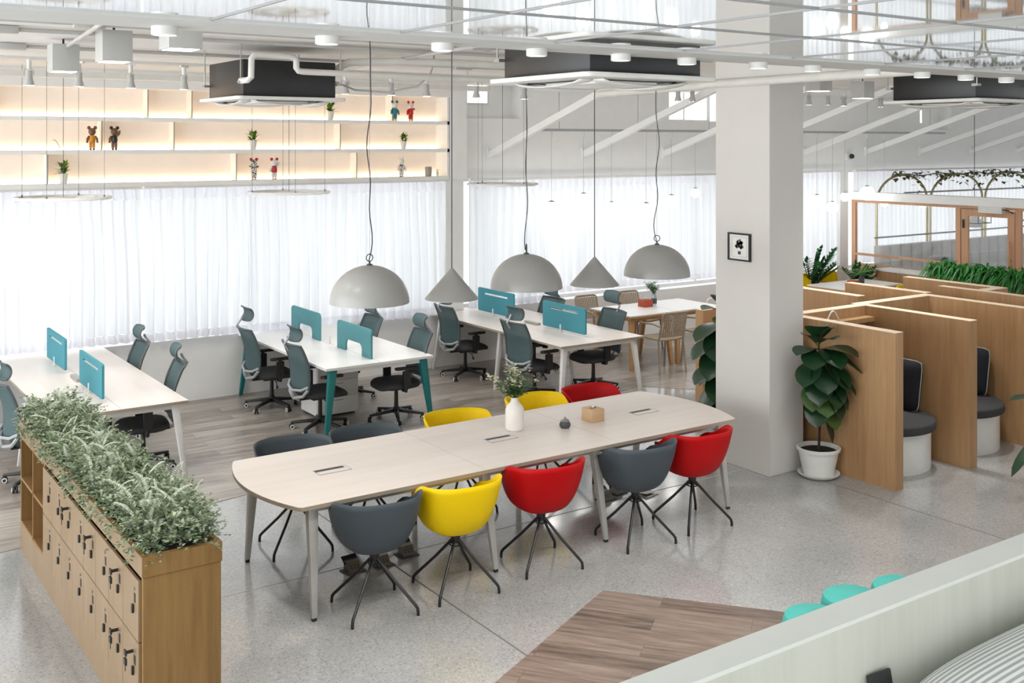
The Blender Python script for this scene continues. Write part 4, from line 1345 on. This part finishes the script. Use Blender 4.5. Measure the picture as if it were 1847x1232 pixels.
for yy, z, boxes, lb in ((6.68, 3.835, (3.5, 1.55), 'grey ceiling conduit nearest the glossy ceiling strip'), (7.45, 3.835, (2.35, 1.72, 4.8), 'grey ceiling conduit passing over the cube lamps'), (8.1, 3.835, (1.3,), 'grey ceiling conduit in front of the shelf air conditioner'), (9.5, 3.835, (1.6, 5.9), 'grey ceiling conduit behind the shelf air conditioner')):
    t = T('ceiling_conduit', lb, 'conduit', (0, yy, z), 0, 'ceiling conduits')
    m = MB(); m.cyl((-3, 0, 0), (7.45, 0, .0), .016, None, 8); m.build('tube', 'conduit', t)
    for x in boxes: BX(x - .1, x + .1, -.035, .035, -.03, .022).build('junction_box', 'conduit', t, bevel=.004)
for x, lb in ((1.5, 'grey cross conduit at the outer end of the ceiling'), (4.3, 'grey cross conduit between the two air conditioners')):
    tag(MB().cyl((x, 5, 3.8), (x + .5, 10, 3.8), .016, None, 8).build('ceiling_conduit', 'conduit'), lb, 'conduit')
tag(BX(-3, 7.5, 11.4, 11.5, 3.7, 3.76).build('cable_tray', 'pvc'), 'white cable tray along the ceiling above the lit shelves', 'cable tray')

# glossy strip downlights
dl = T('downlight', '', 'light', (0, 0, 0), 0, 'round downlights along the ceiling strip')
MB().lathe([(.052, .035), (.052, 0), (.045, -.001), (.045, .004)], 28).build('ring', 'legwhite', dl)
MB().lathe([(0, .003), (.045, .003)], 24).build('lens', 'lit', dl)
spot(dl, -.01, 45)
xs = [1.28, 1.98, 2.56, 3.1, 3.64, 4.11, 4.67, 5.14, 5.7, 6.22, 6.71, 7.2]
for i, x in enumerate(xs):
    o = dl if i == 0 else dup(dl, (0, 0, 0))
    o.location = (x, 4.3, 3.476)
    o['label'] = 'round white downlight shining from the grey strip of the glossy ceiling'


def cube(label, x, y, pw=70):
    t = T('cube_downlight', label, 'light', (x, y, 3.6), 0, 'white cube downlights')
    m = MB(); m.box(-.1, .1, -.1, .1, .004, .215); m.build('housing', 'cubegrey', t, bevel=.003)
    BX(-.085, .085, -.085, .085, .0, .004).build('lens', 'lit', t)
    MB().cyl((0, 0, .215), (0, 0, .26), .008, None, 6).build('stem', 'blackmetal', t)
    spot(t, -.01, pw, .07)
    return t


cu1 = cube('white cube downlight nearest the lit shelves, lockers side', 1.87, 8.93)
for x, y, lb in ((1.93, 7.65, 'white cube downlight second from the shelves, lockers side'), (2.0, 6.4, 'white cube downlight beside the glossy strip, lockers side'), (9.29, 7.69, 'white cube downlight right beside the pillar'), (11.27, 8.64, 'white cube downlight before the slanted braces'), (9.3, 6.3, 'white cube downlight in front of the booth air conditioner')):
    if x < 5: dup(cu1, (x, y, 3.6), 0, lb)
    else: cube(lb, x, y, 150)


# track spots
def track(label, x0, x1, y, z):
    t = T('light_track', label, 'light track', ((x0 + x1) / 2, y, z), 0, 'ceiling light tracks')
    BX(x0 - (x0 + x1) / 2, (x1 - x0) / 2, -.018, .018, -.012, .014).build('rail', 'legwhite', t)
    m = MB()
    for k in (.1, .5, .9):
        xx = (x0 - x1) / 2 + (x1 - x0) * k
        m.cyl((xx, 0, .014), (xx, 0, 3.86 - z), .005, None, 6)
    m.build('rod', 'steel', t)


track('white light track with spotlights before the lit shelves', -2, 7.4, 10.3, 3.8)
track('white light track with spotlights before the slanted braces', 8.4, 14.5, 10.1, 3.82)
ts = T('track_spotlight', '', 'light', (0, 0, 0), 0, 'white spotlights on the ceiling tracks')
BX(-.014, .014, -.05, .05, -.03, -.012).build('adaptor', 'legwhite', ts)
MB().cyl((0, 0, -.1), (0, 0, -.02), .02, None, 12).build('stem', 'legwhite', ts)
m = MB()
for s in (-1, 1): m.tube([(s * .0, 0, -.095), (s * .038, 0, -.1), (s * .04, 0, -.15)], .003, 5)
m.build('yoke', 'steel', ts)
MB().lathe([(0, -.11), (.026, -.11), (.03, -.12), (.03, -.18), (.046, -.24), (.042, -.242), (.028, -.185), (0, -.18)], 20).build('head', 'cubegrey', ts)
spot(ts, -.23, 42, .03)
pos = [(1.87, 10.3, 3.8), (2.29, 10.3, 3.8), (2.75, 10.3, 3.8), (3.25, 10.3, 3.8), (4.95, 10.3, 3.8), (5.49, 10.3, 3.8), (5.93, 10.3, 3.8), (6.58, 10.3, 3.8), (7.24, 10.3, 3.8), (9.5, 10.1, 3.82), (9.75, 10.1, 3.82), (12.4, 10.1, 3.82), (12.75, 10.1, 3.82), (13.6, 10.1, 3.82), (12.0, 10.1, 3.82)]
for i, p in enumerate(pos):
    o = ts if i == 0 else dup(ts, (0, 0, 0))
    o.location = p; o.rotation_euler.z = i * .7
    o['label'] = 'white track spotlight pointing down before the lit shelves' if p[0] < 8 else 'white track spotlight pointing down before the slanted braces'
    o['group'] = 'spotlights before the lit shelves' if p[0] < 8 else 'spotlights before the slanted braces'

# ring pendants above the desks
rp = T('ring_pendant', '', 'pendant lamp', (0, 0, 0), 0, 'flat ring pendants above the desks')
def ringprof(r, w, h): return [(r - w, 0), (r, 0), (r + .004, h / 2), (r, h), (r - w, h), (r - w, 0)]
MB().lathe(ringprof(.47, .035, .028), 56).build('outer_ring', 'legwhite', rp)
MB().lathe(ringprof(.33, .02, .02), 48, (0, 0, .004)).build('middle_ring', 'legwhite', rp)
MB().lathe([(0, 0), (.12, 0), (.13, .012), (.12, .024), (0, .024)], 32).build('centre_disc', 'legwhite', rp)
m = MB()
for k in range(4):
    a = R(45 + 90 * k); m.tube([(.1 * math.cos(a), .1 * math.sin(a), .012), (.3 * math.cos(a), .3 * math.sin(a), .012), (.455 * math.cos(a), .455 * math.sin(a), .014)], .007, 6)
m.build('spoke', 'legwhite', rp)
m = MB()
for k in range(4):
    a = R(45 + 90 * k); m.cyl((.42 * math.cos(a), .42 * math.sin(a), .02), (.42 * math.cos(a), .42 * math.sin(a), 1.39), .0025, None, 5); m.cyl((.42 * math.cos(a), .42 * math.sin(a), .015), (.42 * math.cos(a), .42 * math.sin(a), .045), .009, None, 6)
m.build('wire', 'wire', rp)
MB().cyl((0, 0, .02), (0, 0, 1.39), .003, None, 5).build('cord', 'cord', rp)
for i, (x, y, z, lb) in enumerate(((2.46, 11.75, 2.465, 'flat white ring pendant above the locker desk'), (4.95, 11.8, 2.455, 'flat white ring pendant above the teal-legged desk'), (7.95, 11.8, 2.485, 'flat white ring pendant above the far white desk'))):
    o = rp if i == 0 else dup(rp, (0, 0, 0))
    o.location = (x, y, z); o['label'] = lb; o.rotation_euler.z = R(12 + 20 * i)

# globe pendants on a suspended track
YG = 11.9
for x0, x1, lb in ((8.6, 12.2, 'white hanging track with globe lamps above the cafe tables'), (13.4, 17.9, 'white hanging track with globe lamps before the glass room')):
    t = T('light_track', lb, 'light track', ((x0 + x1) / 2, YG, 3.22), 0, 'globe lamp tracks')
    w = (x1 - x0) / 2
    BX(-w, w, -.02, .02, -.015, .02).build('rail', 'cgrey', t)
    m = MB()
    for k in (-.8, 0, .8): m.cyl((w * k, 0, .02), (w * k, 0, .64), .006, None, 6)
    m.build('rod', 'steel', t)
gd = [(8.83, 2.11, .13), (9.39, 2.23, .105), (9.9, 2.12, .078), (10.56, 2.05, .115), (11.06, 2.16, .105), (11.55, 2.28, .072), (14.33, 2.08, .1), (14.73, 1.95, .1), (15.05, 2.12, .075), (15.65, 2.17, .125), (16.12, 1.99, .07)]
gl_ = ['largest glowing globe pendant, the one nearest the wall panel', 'glowing globe pendant second from the wall panel, above the tan chairs', 'small glowing globe pendant between the cone and dome lamps', 'glowing globe pendant hanging low beside the pillar-side dome cord', 'glowing globe pendant just above the pillar-side dome', 'smallest glowing globe pendant, beside the pillar', 'glowing globe pendant just past the pillar, the higher of two', 'glowing globe pendant hanging low past the pillar', 'small glowing globe pendant at the glass room corner post', 'large glowing globe pendant before the glass room beam', 'small glowing globe pendant before the glass room beam']
for i, ((x, z, r), lb) in enumerate(zip(gd, gl_)):
    t = T('globe_pendant', lb, 'pendant lamp', (x, YG, z), 0, 'globe pendants by the curtains')
    MB().sph((0, 0, 0), r, 24, 16).build('globe', 'globe', t)
    MB().lathe([(0, r + .012), (.012, r + .012), (.03, r + .004), (r * .42, r * .93), (r * .4, r * .9)], 20).build('cap', 'steel', t)
    MB().cyl((0, 0, r), (0, 0, 3.205 - z), .003, None, 5).build('cord', 'cgrey', t)
    MB().cyl((0, 0, 3.12 - z), (0, 0, 3.205 - z), .014, None, 8).build('adaptor', 'legwhite', t)


# ---------------------------------------------------------------- cafe tables and chairs
def cafe_table(label, x0, x1, y0, y1, top='desktop'):
    t = T('cafe_table', label, 'table', (x0, y0, 0), 0, 'cafe tables by the curtains')
    w, d = x1 - x0, y1 - y0
    BX(0, w, 0, d, .722, .74).build('tabletop', top, t, bevel=.002, seg=1)
    BX(.004, w - .004, .004, d - .004, .704, .722).build('plywood_edge', 'beech', t)
    for sx in (0, 1):
        for sy in (0, 1):
            px = .1 + sx * (w - .2); py = .1 + sy * (d - .2)
            m = MB(); m.frus((px + (.05 if sx else -.05), py + (.06 if sy else -.06), 0), (px, py, .704), .024, .034)
            m.build('leg', 'beech', t, bevel=.005)
    m = MB()
    m.box(.1, w - .1, .08, .11, .65, .704); m.box(.1, w - .1, d - .11, d - .08, .65, .704); m.box(.08, .11, .11, d - .11, .65, .704); m.box(w - .11, w - .08, .11, d - .11, .65, .704)
    m.build('apron', 'beech', t)
    return t


cafe_table('white cafe table on beech legs beside the far desk', 9.38, 10.2, 10.88, 11.75)
cafe_table('white cafe table on beech legs carrying the vase, nearer the pillar', 10.21, 11.06, 10.88, 11.75)
t = T('tissue_box', 'terracotta red box standing on the cafe table', 'box', (10.12, 11.42, .74))
BX(-.075, .075, -.075, .075, 0, .1).build('body', 'redbox', t, bevel=.003)
m = MB(); m.grid(lambda u, v: ((u - .5) * .05, .01 * math.sin(u * 6), .1 + v * .03), 6, 2); m.build('tissue', 'paper', t, solid=.001)
t = T('vase', 'clear glass bottle vase on the cafe table behind the red box', 'vase', (10.28, 11.42, .74))
MB().lathe([(0, .004), (.035, 0), (.04, .01), (.04, .12), (.03, .15), (.03, .18), (.036, .19), (.03, .19), (.026, .15), (.034, .12), (.034, .012), (0, .012)], 20).build('body', 'vglass', t)
MB().lathe([(.0, .03), (.041, .03), (.041, .1), (0, .1)], 20).build('label', 'cdark', t)
def bouquet(label, loc, n, s, mats=('stemgreen', 'stemgreen')):
    t = T('bouquet', label, 'flowers', loc)
    st = MB(); lv = MB()
    for i in range(n):
        a = rnd(0, 2 * PI); e = rnd(.6, 1.5); L = rnd(.5, 1) * s
        d = Vector((math.cos(a) * math.cos(e), math.sin(a) * math.cos(e), math.sin(e)))
        st.tube([(0, 0, -.12), (0, 0, .0), d * L], .002, 4)
        for k in range(10):
            a2 = rnd(0, 2 * PI); q = d * L * rnd(.35, 1.05)
            leaf(lv, q, (math.cos(a2), math.sin(a2), rnd(-.2, .8)), (0, 0, 1), rnd(.2, .32) * s, rnd(.08, .14) * s, .2, 2)
    st.build('stem', mats[0], t, fix=False); lv.build('foliage', mats[1], t, fix=False)
bouquet('leafy green sprigs in the glass vase on the cafe table', (10.28, 11.42, .9), 22, .22)


def cafe_chair(col, label, group, perforated=True):
    """front faces +y"""
    t = T('cafe_chair', label, 'chair', (0, 0, 0), 0, group)
    def seat(u, v):
        x = (u - .5) * (.44 - .03 * (1 - v)); y = -.2 + .43 * v
        return (x, y, .44 + .012 * (2 * u - 1) ** 2 + .01 * (v - .5) ** 2)
    m = MB(); m.grid(seat, 10, 10); m.build('seat', col, t, solid=.02)
    # perforated back: a woven lattice of real bars inside a rounded frame
    def bp(x, q):  # q 0..1 upward
        return (x, -.215 - .075 * q - .03 * (1 - (x / .21) ** 2), .5 + .32 * q)
    fr = []
    for i in range(9): fr.append(bp(-.2, .0 + .85 * i / 8))
    for i in range(1, 5): fr.append(bp(-.2 + .05 * (1 - math.cos(i * PI / 8)), .85 + .15 * math.sin(i * PI / 8)))
    for i in range(1, 9): fr.append(bp(-.15 + .3 * i / 8, 1))
    for i in range(1, 5): fr.append(bp(.15 + .05 * math.sin(i * PI / 8), 1 - .15 * (1 - math.cos(i * PI / 8))))
    for i in range(1, 9): fr.append(bp(.2, .85 - .85 * i / 8))
    for i in range(1, 8): fr.append(bp(.2 - .4 * i / 8, 0))
    m = MB(); m.tube(fr, .011, 6, True)
    o = m.build('back_frame', col, t)
    m = MB()
    if perforated:
        for i in range(13):
            x = -.19 + .38 * i / 12
            m.tube([bp(x, .02 + .96 * k / 6) for k in range(7)], .0085, 4)
        for j in range(13):
            q = .05 + .9 * j / 12
            m.tube([bp(-.19 + .38 * k / 8, q) for k in range(9)], .0075, 4)
        m.build('back_lattice', col, t)
    else:
        m.grid(lambda u, v: bp(-.195 + .39 * u, .02 + .96 * v), 10, 8); m.build('backrest', col, t, solid=.012)
    for sx in (-1, 1):
        m = MB(); m.tube([bp(sx * .2, .3), bp(sx * .2, 0), (sx * .205, -.2, .44), (sx * .22, -.25, 0)], .014, 8); m.build('leg', col, t)
        m = MB(); m.tube([(sx * .235, .23, 0), (sx * .225, .19, .44), (sx * .225, .18, .6), (sx * .225, .15, .64), (sx * .22, -.1, .66), bp(sx * .2, .42)], .014, 8); m.build('leg', col, t)
    return t


g = 'tan perforated armchairs at the cafe tables'
c1 = cafe_chair('tan', 'tan perforated armchair on the near side of the cafe table, back to the camera', g)
c1.location = (9.78, 10.72, 0); c1.rotation_euler.z = R(-4)
dup(c1, (9.75, 12.02, 0), R(180), 'tan perforated armchair across the cafe table beside the office chair headrest', g)
dup(c1, (10.55, 12.02, 0), R(180), 'tan perforated armchair across the cafe table behind the red box', g)
dup(c1, (10.62, 10.75, 0), R(5), 'tan perforated armchair partly hidden by the fig behind the pillar', g)
c2 = cafe_chair('legwhite', 'white chair beyond the cafe tables, beside the pillar', 'white cafe chairs', False)
c2.location = (12.0, 11.7, 0); c2.rotation_euler.z = R(90)
cafe_table('white side table beyond the cafe tables, cut by the pillar', 12.35, 13.1, 11.1, 11.8)

cafe_table('white table with the red box in front of the glass room', 13.85, 15.25, 10.9, 11.7)
y1 = cafe_chair('tubyellow', 'yellow chair at the curtain side of the far table, nearer the pillar', 'yellow chairs at the far table', False)
y1.location = (14.3, 11.92, 0); y1.rotation_euler.z = R(180)
dup(y1, (14.98, 11.92, 0), R(178), 'yellow chair at the curtain side of the far table, before the tall green plant', 'yellow chairs at the far table')
dup(y1, (14.62, 10.72, 0), R(2), 'yellow chair on the near side of the far table, showing its top edge', 'yellow chairs at the far table')
t = T('tissue_box', 'terracotta red box on the far table before the glass room', 'box', (14.25, 11.1, .74), R(20))
BX(-.08, .08, -.08, .08, 0, .1).build('body', 'redbox', t, bevel=.003)
t = T('vase', 'dark glass bottle on the far table beside the red box', 'vase', (14.45, 11.1, .74))
MB().lathe([(0, 0), (.04, 0), (.045, .01), (.045, .12), (.03, .16), (.03, .18), (0, .18)], 20).build('body', 'cdark', t)
t = T('fern', 'light green fern fanning out of the dark bottle on the far table', 'plant', (14.45, 11.1, .92))
m = MB()
for i in range(26):
    a = rnd(0, 2 * PI); e = rnd(.1, 1.3); L = rnd(.22, .38)
    d = Vector((math.cos(a) * math.cos(e), math.sin(a) * math.cos(e), math.sin(e))); sd = d.cross(Vector((0, 0, 1))).normalized()
    for k in range(16):
        q = k / 16; pt = d * (L * q) + Vector((0, 0, -.14 * q * q))
        for s in (-1, 1): leaf(m, pt, sd * s + d * .6, (0, 0, 1), .06 * (1 - q) + .012, .014, .2, 2)
m.build('foliage', 'fern', t, fix=False)
for x, y, lb in ((14.63, 12.27, 'tall dark green arching plant in a grey pot by the glass room corner'), (15.45, 11.9, 'dark green arching plant beside the far table, against the glass room')):
    t = T('potted_plant', lb, 'plant', (x, y, 0))
    MB().lathe([(0, 0), (.09, 0), (.13, .2), (.13, .42), (.12, .6), (.1, .6), (.09, .5), (0, .5)], 24).build('pot', 'grey_pot', t)
    m = MB()
    for i in range(16):
        a = rnd(PI * .98, PI * 2.02); e = rnd(.95, 1.45); L = rnd(.5, .85)
        if x > 15: L *= .62; a = rnd(PI * .9, PI * 1.6)
        d = Vector((math.cos(a) * math.cos(e), math.sin(a) * math.cos(e), math.sin(e))); sd = d.cross(Vector((0, 0, 1))).normalized()
        pts = [Vector((0, 0, .5)) + d * (L * k / 11) + Vector((d.x, d.y, -.3)) * (.2 * (k / 11) ** 2) for k in range(12)]
        m.tube(pts, .007, 5)
        for k in range(3, 12):
            for s in (-1, 1): leaf(m, pts[k], sd * s + d * .9, (0, 0, 1), .13, .05, .1, 3)
        leaf(m, pts[-1], d, (0, 0, 1), .12, .05, .1, 3)
    m.build('foliage', 'zz', t, fix=False)
# bright grass planter
t = T('planter_box', 'oak planter box filled with bright grass behind the booths', 'planter', (13.2, 6.4, 0))
BX(-.18, .18, 0, 2.5, 0, 1.27).build('body', 'bwood', t)
g = MB()
for i in range(1900):
    y = rnd(-.03, 2.53); x = rnd(-.19, .17)
    a = rnd(-.9, .9) + (PI if x < .04 else 0); e = rnd(.15, 1.2)
    d = Vector((math.cos(a) * math.cos(e), math.sin(a) * math.cos(e), math.sin(e)))
    leaf(g, (x, y, 1.28 + rnd(0, .1)), d, (0, 0, 1), rnd(.2, .38), rnd(.012, .03), rnd(.7, 1.5), 5)
o = g.build('grass', 'grass', None, fix=False); o.location = (13.2, 6.4, 0)
tag(o, 'bright green drooping grass growing out of the oak planter box', 'grass', None, 'stuff')
t = T('houseplant', 'single broad green leaf plant beside the far table and booth walls', 'plant', (15.3, 10.3, 0))
MB().lathe([(0, 0), (.09, 0), (.12, .3), (.1, .3), (0, .28)], 20).build('pot', 'grey_pot', t)
m = MB()
for a, e, L in ((80, 80, .42), (200, 55, .34), (320, 50, .3), (140, 60, .36)):
    d = Vector((math.cos(R(a)) * math.cos(R(e)), math.sin(R(a)) * math.cos(R(e)), math.sin(R(e))))
    m.tube([(0, 0, .28), Vector((0, 0, .28)) + d * .25], .005, 5); leaf(m, Vector((0, 0, .28)) + d * .25, d, (0, 0, 1), L, .12, .1, 6)
m.build('foliage', 'zz', t, fix=False)

# ---------------------------------------------------------------- glass room
pt = MB()
pt.box(15.97, 16.03, 12.4, 12.48, 0, 2.03); pt.box(15.97, 16.03, 4, 12.4, 1.98, 2.03); pt.box(15.97, 16.03, 10.4, 12.4, 1.04, 1.08)
pt.box(15.97, 16.03, 10.33, 10.42, 0, 1.98); pt.box(15.97, 16.03, 9.3, 9.39, 0, 1.98); pt.box(15.97, 16.03, 4, 9.3, 1.04, 1.08)
wp = struct('wall_partition', pt, 'pine')
BX(15.9, 16.1, 4, 12.48, 2.03, 2.17).build('beam', 'white', wp)
BX(15.995, 16.005, 10.42, 12.4, .9, 1.98).build('pane', 'glass', wp)
BX(15.995, 16.005, 4, 9.3, .9, 1.98).build('pane', 'glass', wp)
BX(15.98, 16.02, 10.42, 12.4, 0, .9).build('lower_panel', 'pine', wp)
BX(15.98, 16.02, 4, 9.3, 0, .9).build('lower_panel', 'pine', wp)
dr = MB()
for a in ((9.4, 10.32, .0, .12), (9.4, 10.32, 1.86, 1.97), (9.4, 9.52, .12, 1.86), (10.2, 10.32, .12, 1.86)): dr.box(15.975, 16.02, *a)
do = struct('door_1', dr, 'pine')
BX(15.99, 16.0, 9.52, 10.2, .12, 1.86).build('pane', 'glass', do)
m = MB(); m.cyl((15.91, 9.46, .7), (15.91, 9.46, 1.5), .018, None, 10)
for z in (.8, 1.2): m.cyl((15.91, 9.46, z), (15.98, 9.46, z), .01, None, 8)
m.build('handle', 'pine', do)
BX(15.955, 15.976, 10.26, 10.29, 1.66, 1.8).build('hinge', 'black', do)
BX(15.86, 15.97, 9.55, 9.95, 1.93, 2.03).build('closer', 'acwhite', do)
m = MB(); m.tube([(15.9, 9.6, 2.0), (15.88, 9.45, 1.98), (15.9, 9.38, 1.94)], .01, 6); m.build('closer_arm', 'black', do)
t = T('counter', 'low oak counter with a pale top against the glass room', 'counter', (15.74, 10.5, 0))
BX(-.2, .2, 0, 1.15, 0, .86).build('body', 'bwood', t)
BX(-.21, .21, -.01, 1.16, .86, .89).build('top', 'desktop', t)
t = T('potted_plant', 'tiny plant in a grey pot on the oak counter by the glass room', 'plant', (15.7, 10.62, .89))
MB().lathe([(0, 0), (.035, 0), (.045, .07), (.036, .07), (0, .06)], 16).build('pot', 'grey_pot', t)
m = MB(); leaves_cluster(m, (0, 0, .06), 24, .015, .05, .08, .02, .2); m.build('foliage', 'zz', t, fix=False)

t = T('banquette', 'long grey upholstered banquette along the curtains inside the glass room', 'sofa', (19.7, 12.1, 0))
m = MB()
for i in range(22):
    x = -3.4 + i * .31
    m.prism([(x + .155 + .153 * math.cos(q), .05 - .05 * math.sin(q) if math.sin(q) > 0 else .14) for q in [PI * k / 8 for k in range(9)]] + [(x, .15), (x, .14)][0:0] + [(x + .002, .15), (x + .308, .15)], .5, 1.19)
m.build('backrest', 'sofa', t)
BX(-3.4, 3.4, -.55, .1, .02, .46).build('seat', 'sofa', t, bevel=.03)
t = T('cushion', 'dark cushion on the grey banquette inside the glass room', 'cushion', (18.0, 11.85, .46), R(10))
m = MB(Matrix.Translation((0, .06, .22)) @ Matrix.Rotation(R(-14), 4, 'X')); m.sph((0, 0, 0), (.24, .08, .24), 18, 12); m.build('cover', 'navy', t)
t = T('arch_frame', 'brass arched rail frame standing along the banquette in the glass room', 'rail', (0, 12.3, 0))
for x0, x1 in ((16.44, 17.95), (18.05, 19.75), (19.85, 21.5)):
    r = (x1 - x0) / 2; cx = (x0 + x1) / 2
    m = MB(); m.tube([(x0, 0, 0), (x0, 0, 1.95)] + [(cx - r * math.cos(q), 0, 1.95 + .5 * math.sin(q)) for q in [PI * k / 16 for k in range(17)]] + [(x1, 0, 1.95), (x1, 0, 0)], .022, 8)
    m.build('arch', 'brass', t)
for z in (1.33, 2.12):
    m = MB(); m.cyl((16.35 if z < 2 else 17.2, -.03, z), (21.6, -.03, z), .016, None, 8); m.build('rail', 'steel', t)
t = T('ivy_garland', 'trailing ivy garland draped along the brass arches', 'ivy', (18.9, 12.3, 2.45))
m = MB()
for i in range(220):
    x = rnd(-2, 2.4); z = rnd(-.06, .08) - (.28 * random.random() ** 3 if random.random() < .4 else 0)
    a = rnd(0, 2 * PI)
    leaf(m, (x, rnd(-.08, .06), z), (math.cos(a), math.sin(a), rnd(-.8, .3)), (0, 0, 1), rnd(.05, .12), rnd(.05, .1), .3, 3)
m.build('foliage', 'ivy', t, fix=False)
MB().tube([(-2 + 4.4 * i / 24, .0, .02 * math.sin(i)) for i in range(25)], .01, 6).build('vine', 'bark', t)
for x, y, lb in ((17.9, 11.3, 'white lantern pendant in a black wire box seen through the fixed glass'), (19.3, 11.0, 'white lantern pendant in a wire box seen through the glass door')):
    t = T('lantern_pendant', lb, 'pendant lamp', (x, y, 1.52), 0, 'lantern pendants in the glass room')
    MB().lathe([(0, 0), (.12, 0), (.13, .02), (.13, .14), (.09, .14), (.09, .24), (.03, .3), (0, .3)], 24).build('shade', 'legwhite', t)
    m = MB()
    for z in (.08, .34): m.tube([(-.2, -.2, z), (.2, -.2, z), (.2, .2, z), (-.2, .2, z)], .007, 4, True)
    for a, b in ((-1, -1), (1, -1), (1, 1), (-1, 1)): m.cyl((a * .2, b * .2, .08), (a * .2, b * .2, .34), .007, None, 6)
    m.cyl((-.2, 0, .34), (.2, 0, .34), .006, None, 6)
    m.build('wire_frame', 'cord', t)
    MB().cyl((0, 0, .3), (0, 0, 2.34), .006, None, 6).build('cord', 'cord', t)
t = T('security_camera', 'small camera with a black eye on the wall column by the glass room', 'camera', (16.0, 12.58, 2.8))
BX(-.06, .06, -.03, .02, -.06, .06).build('bracket', 'acwhite', t)
MB().sph((.03, -.06, 0), .045, 14, 10).build('lens', 'black', t)
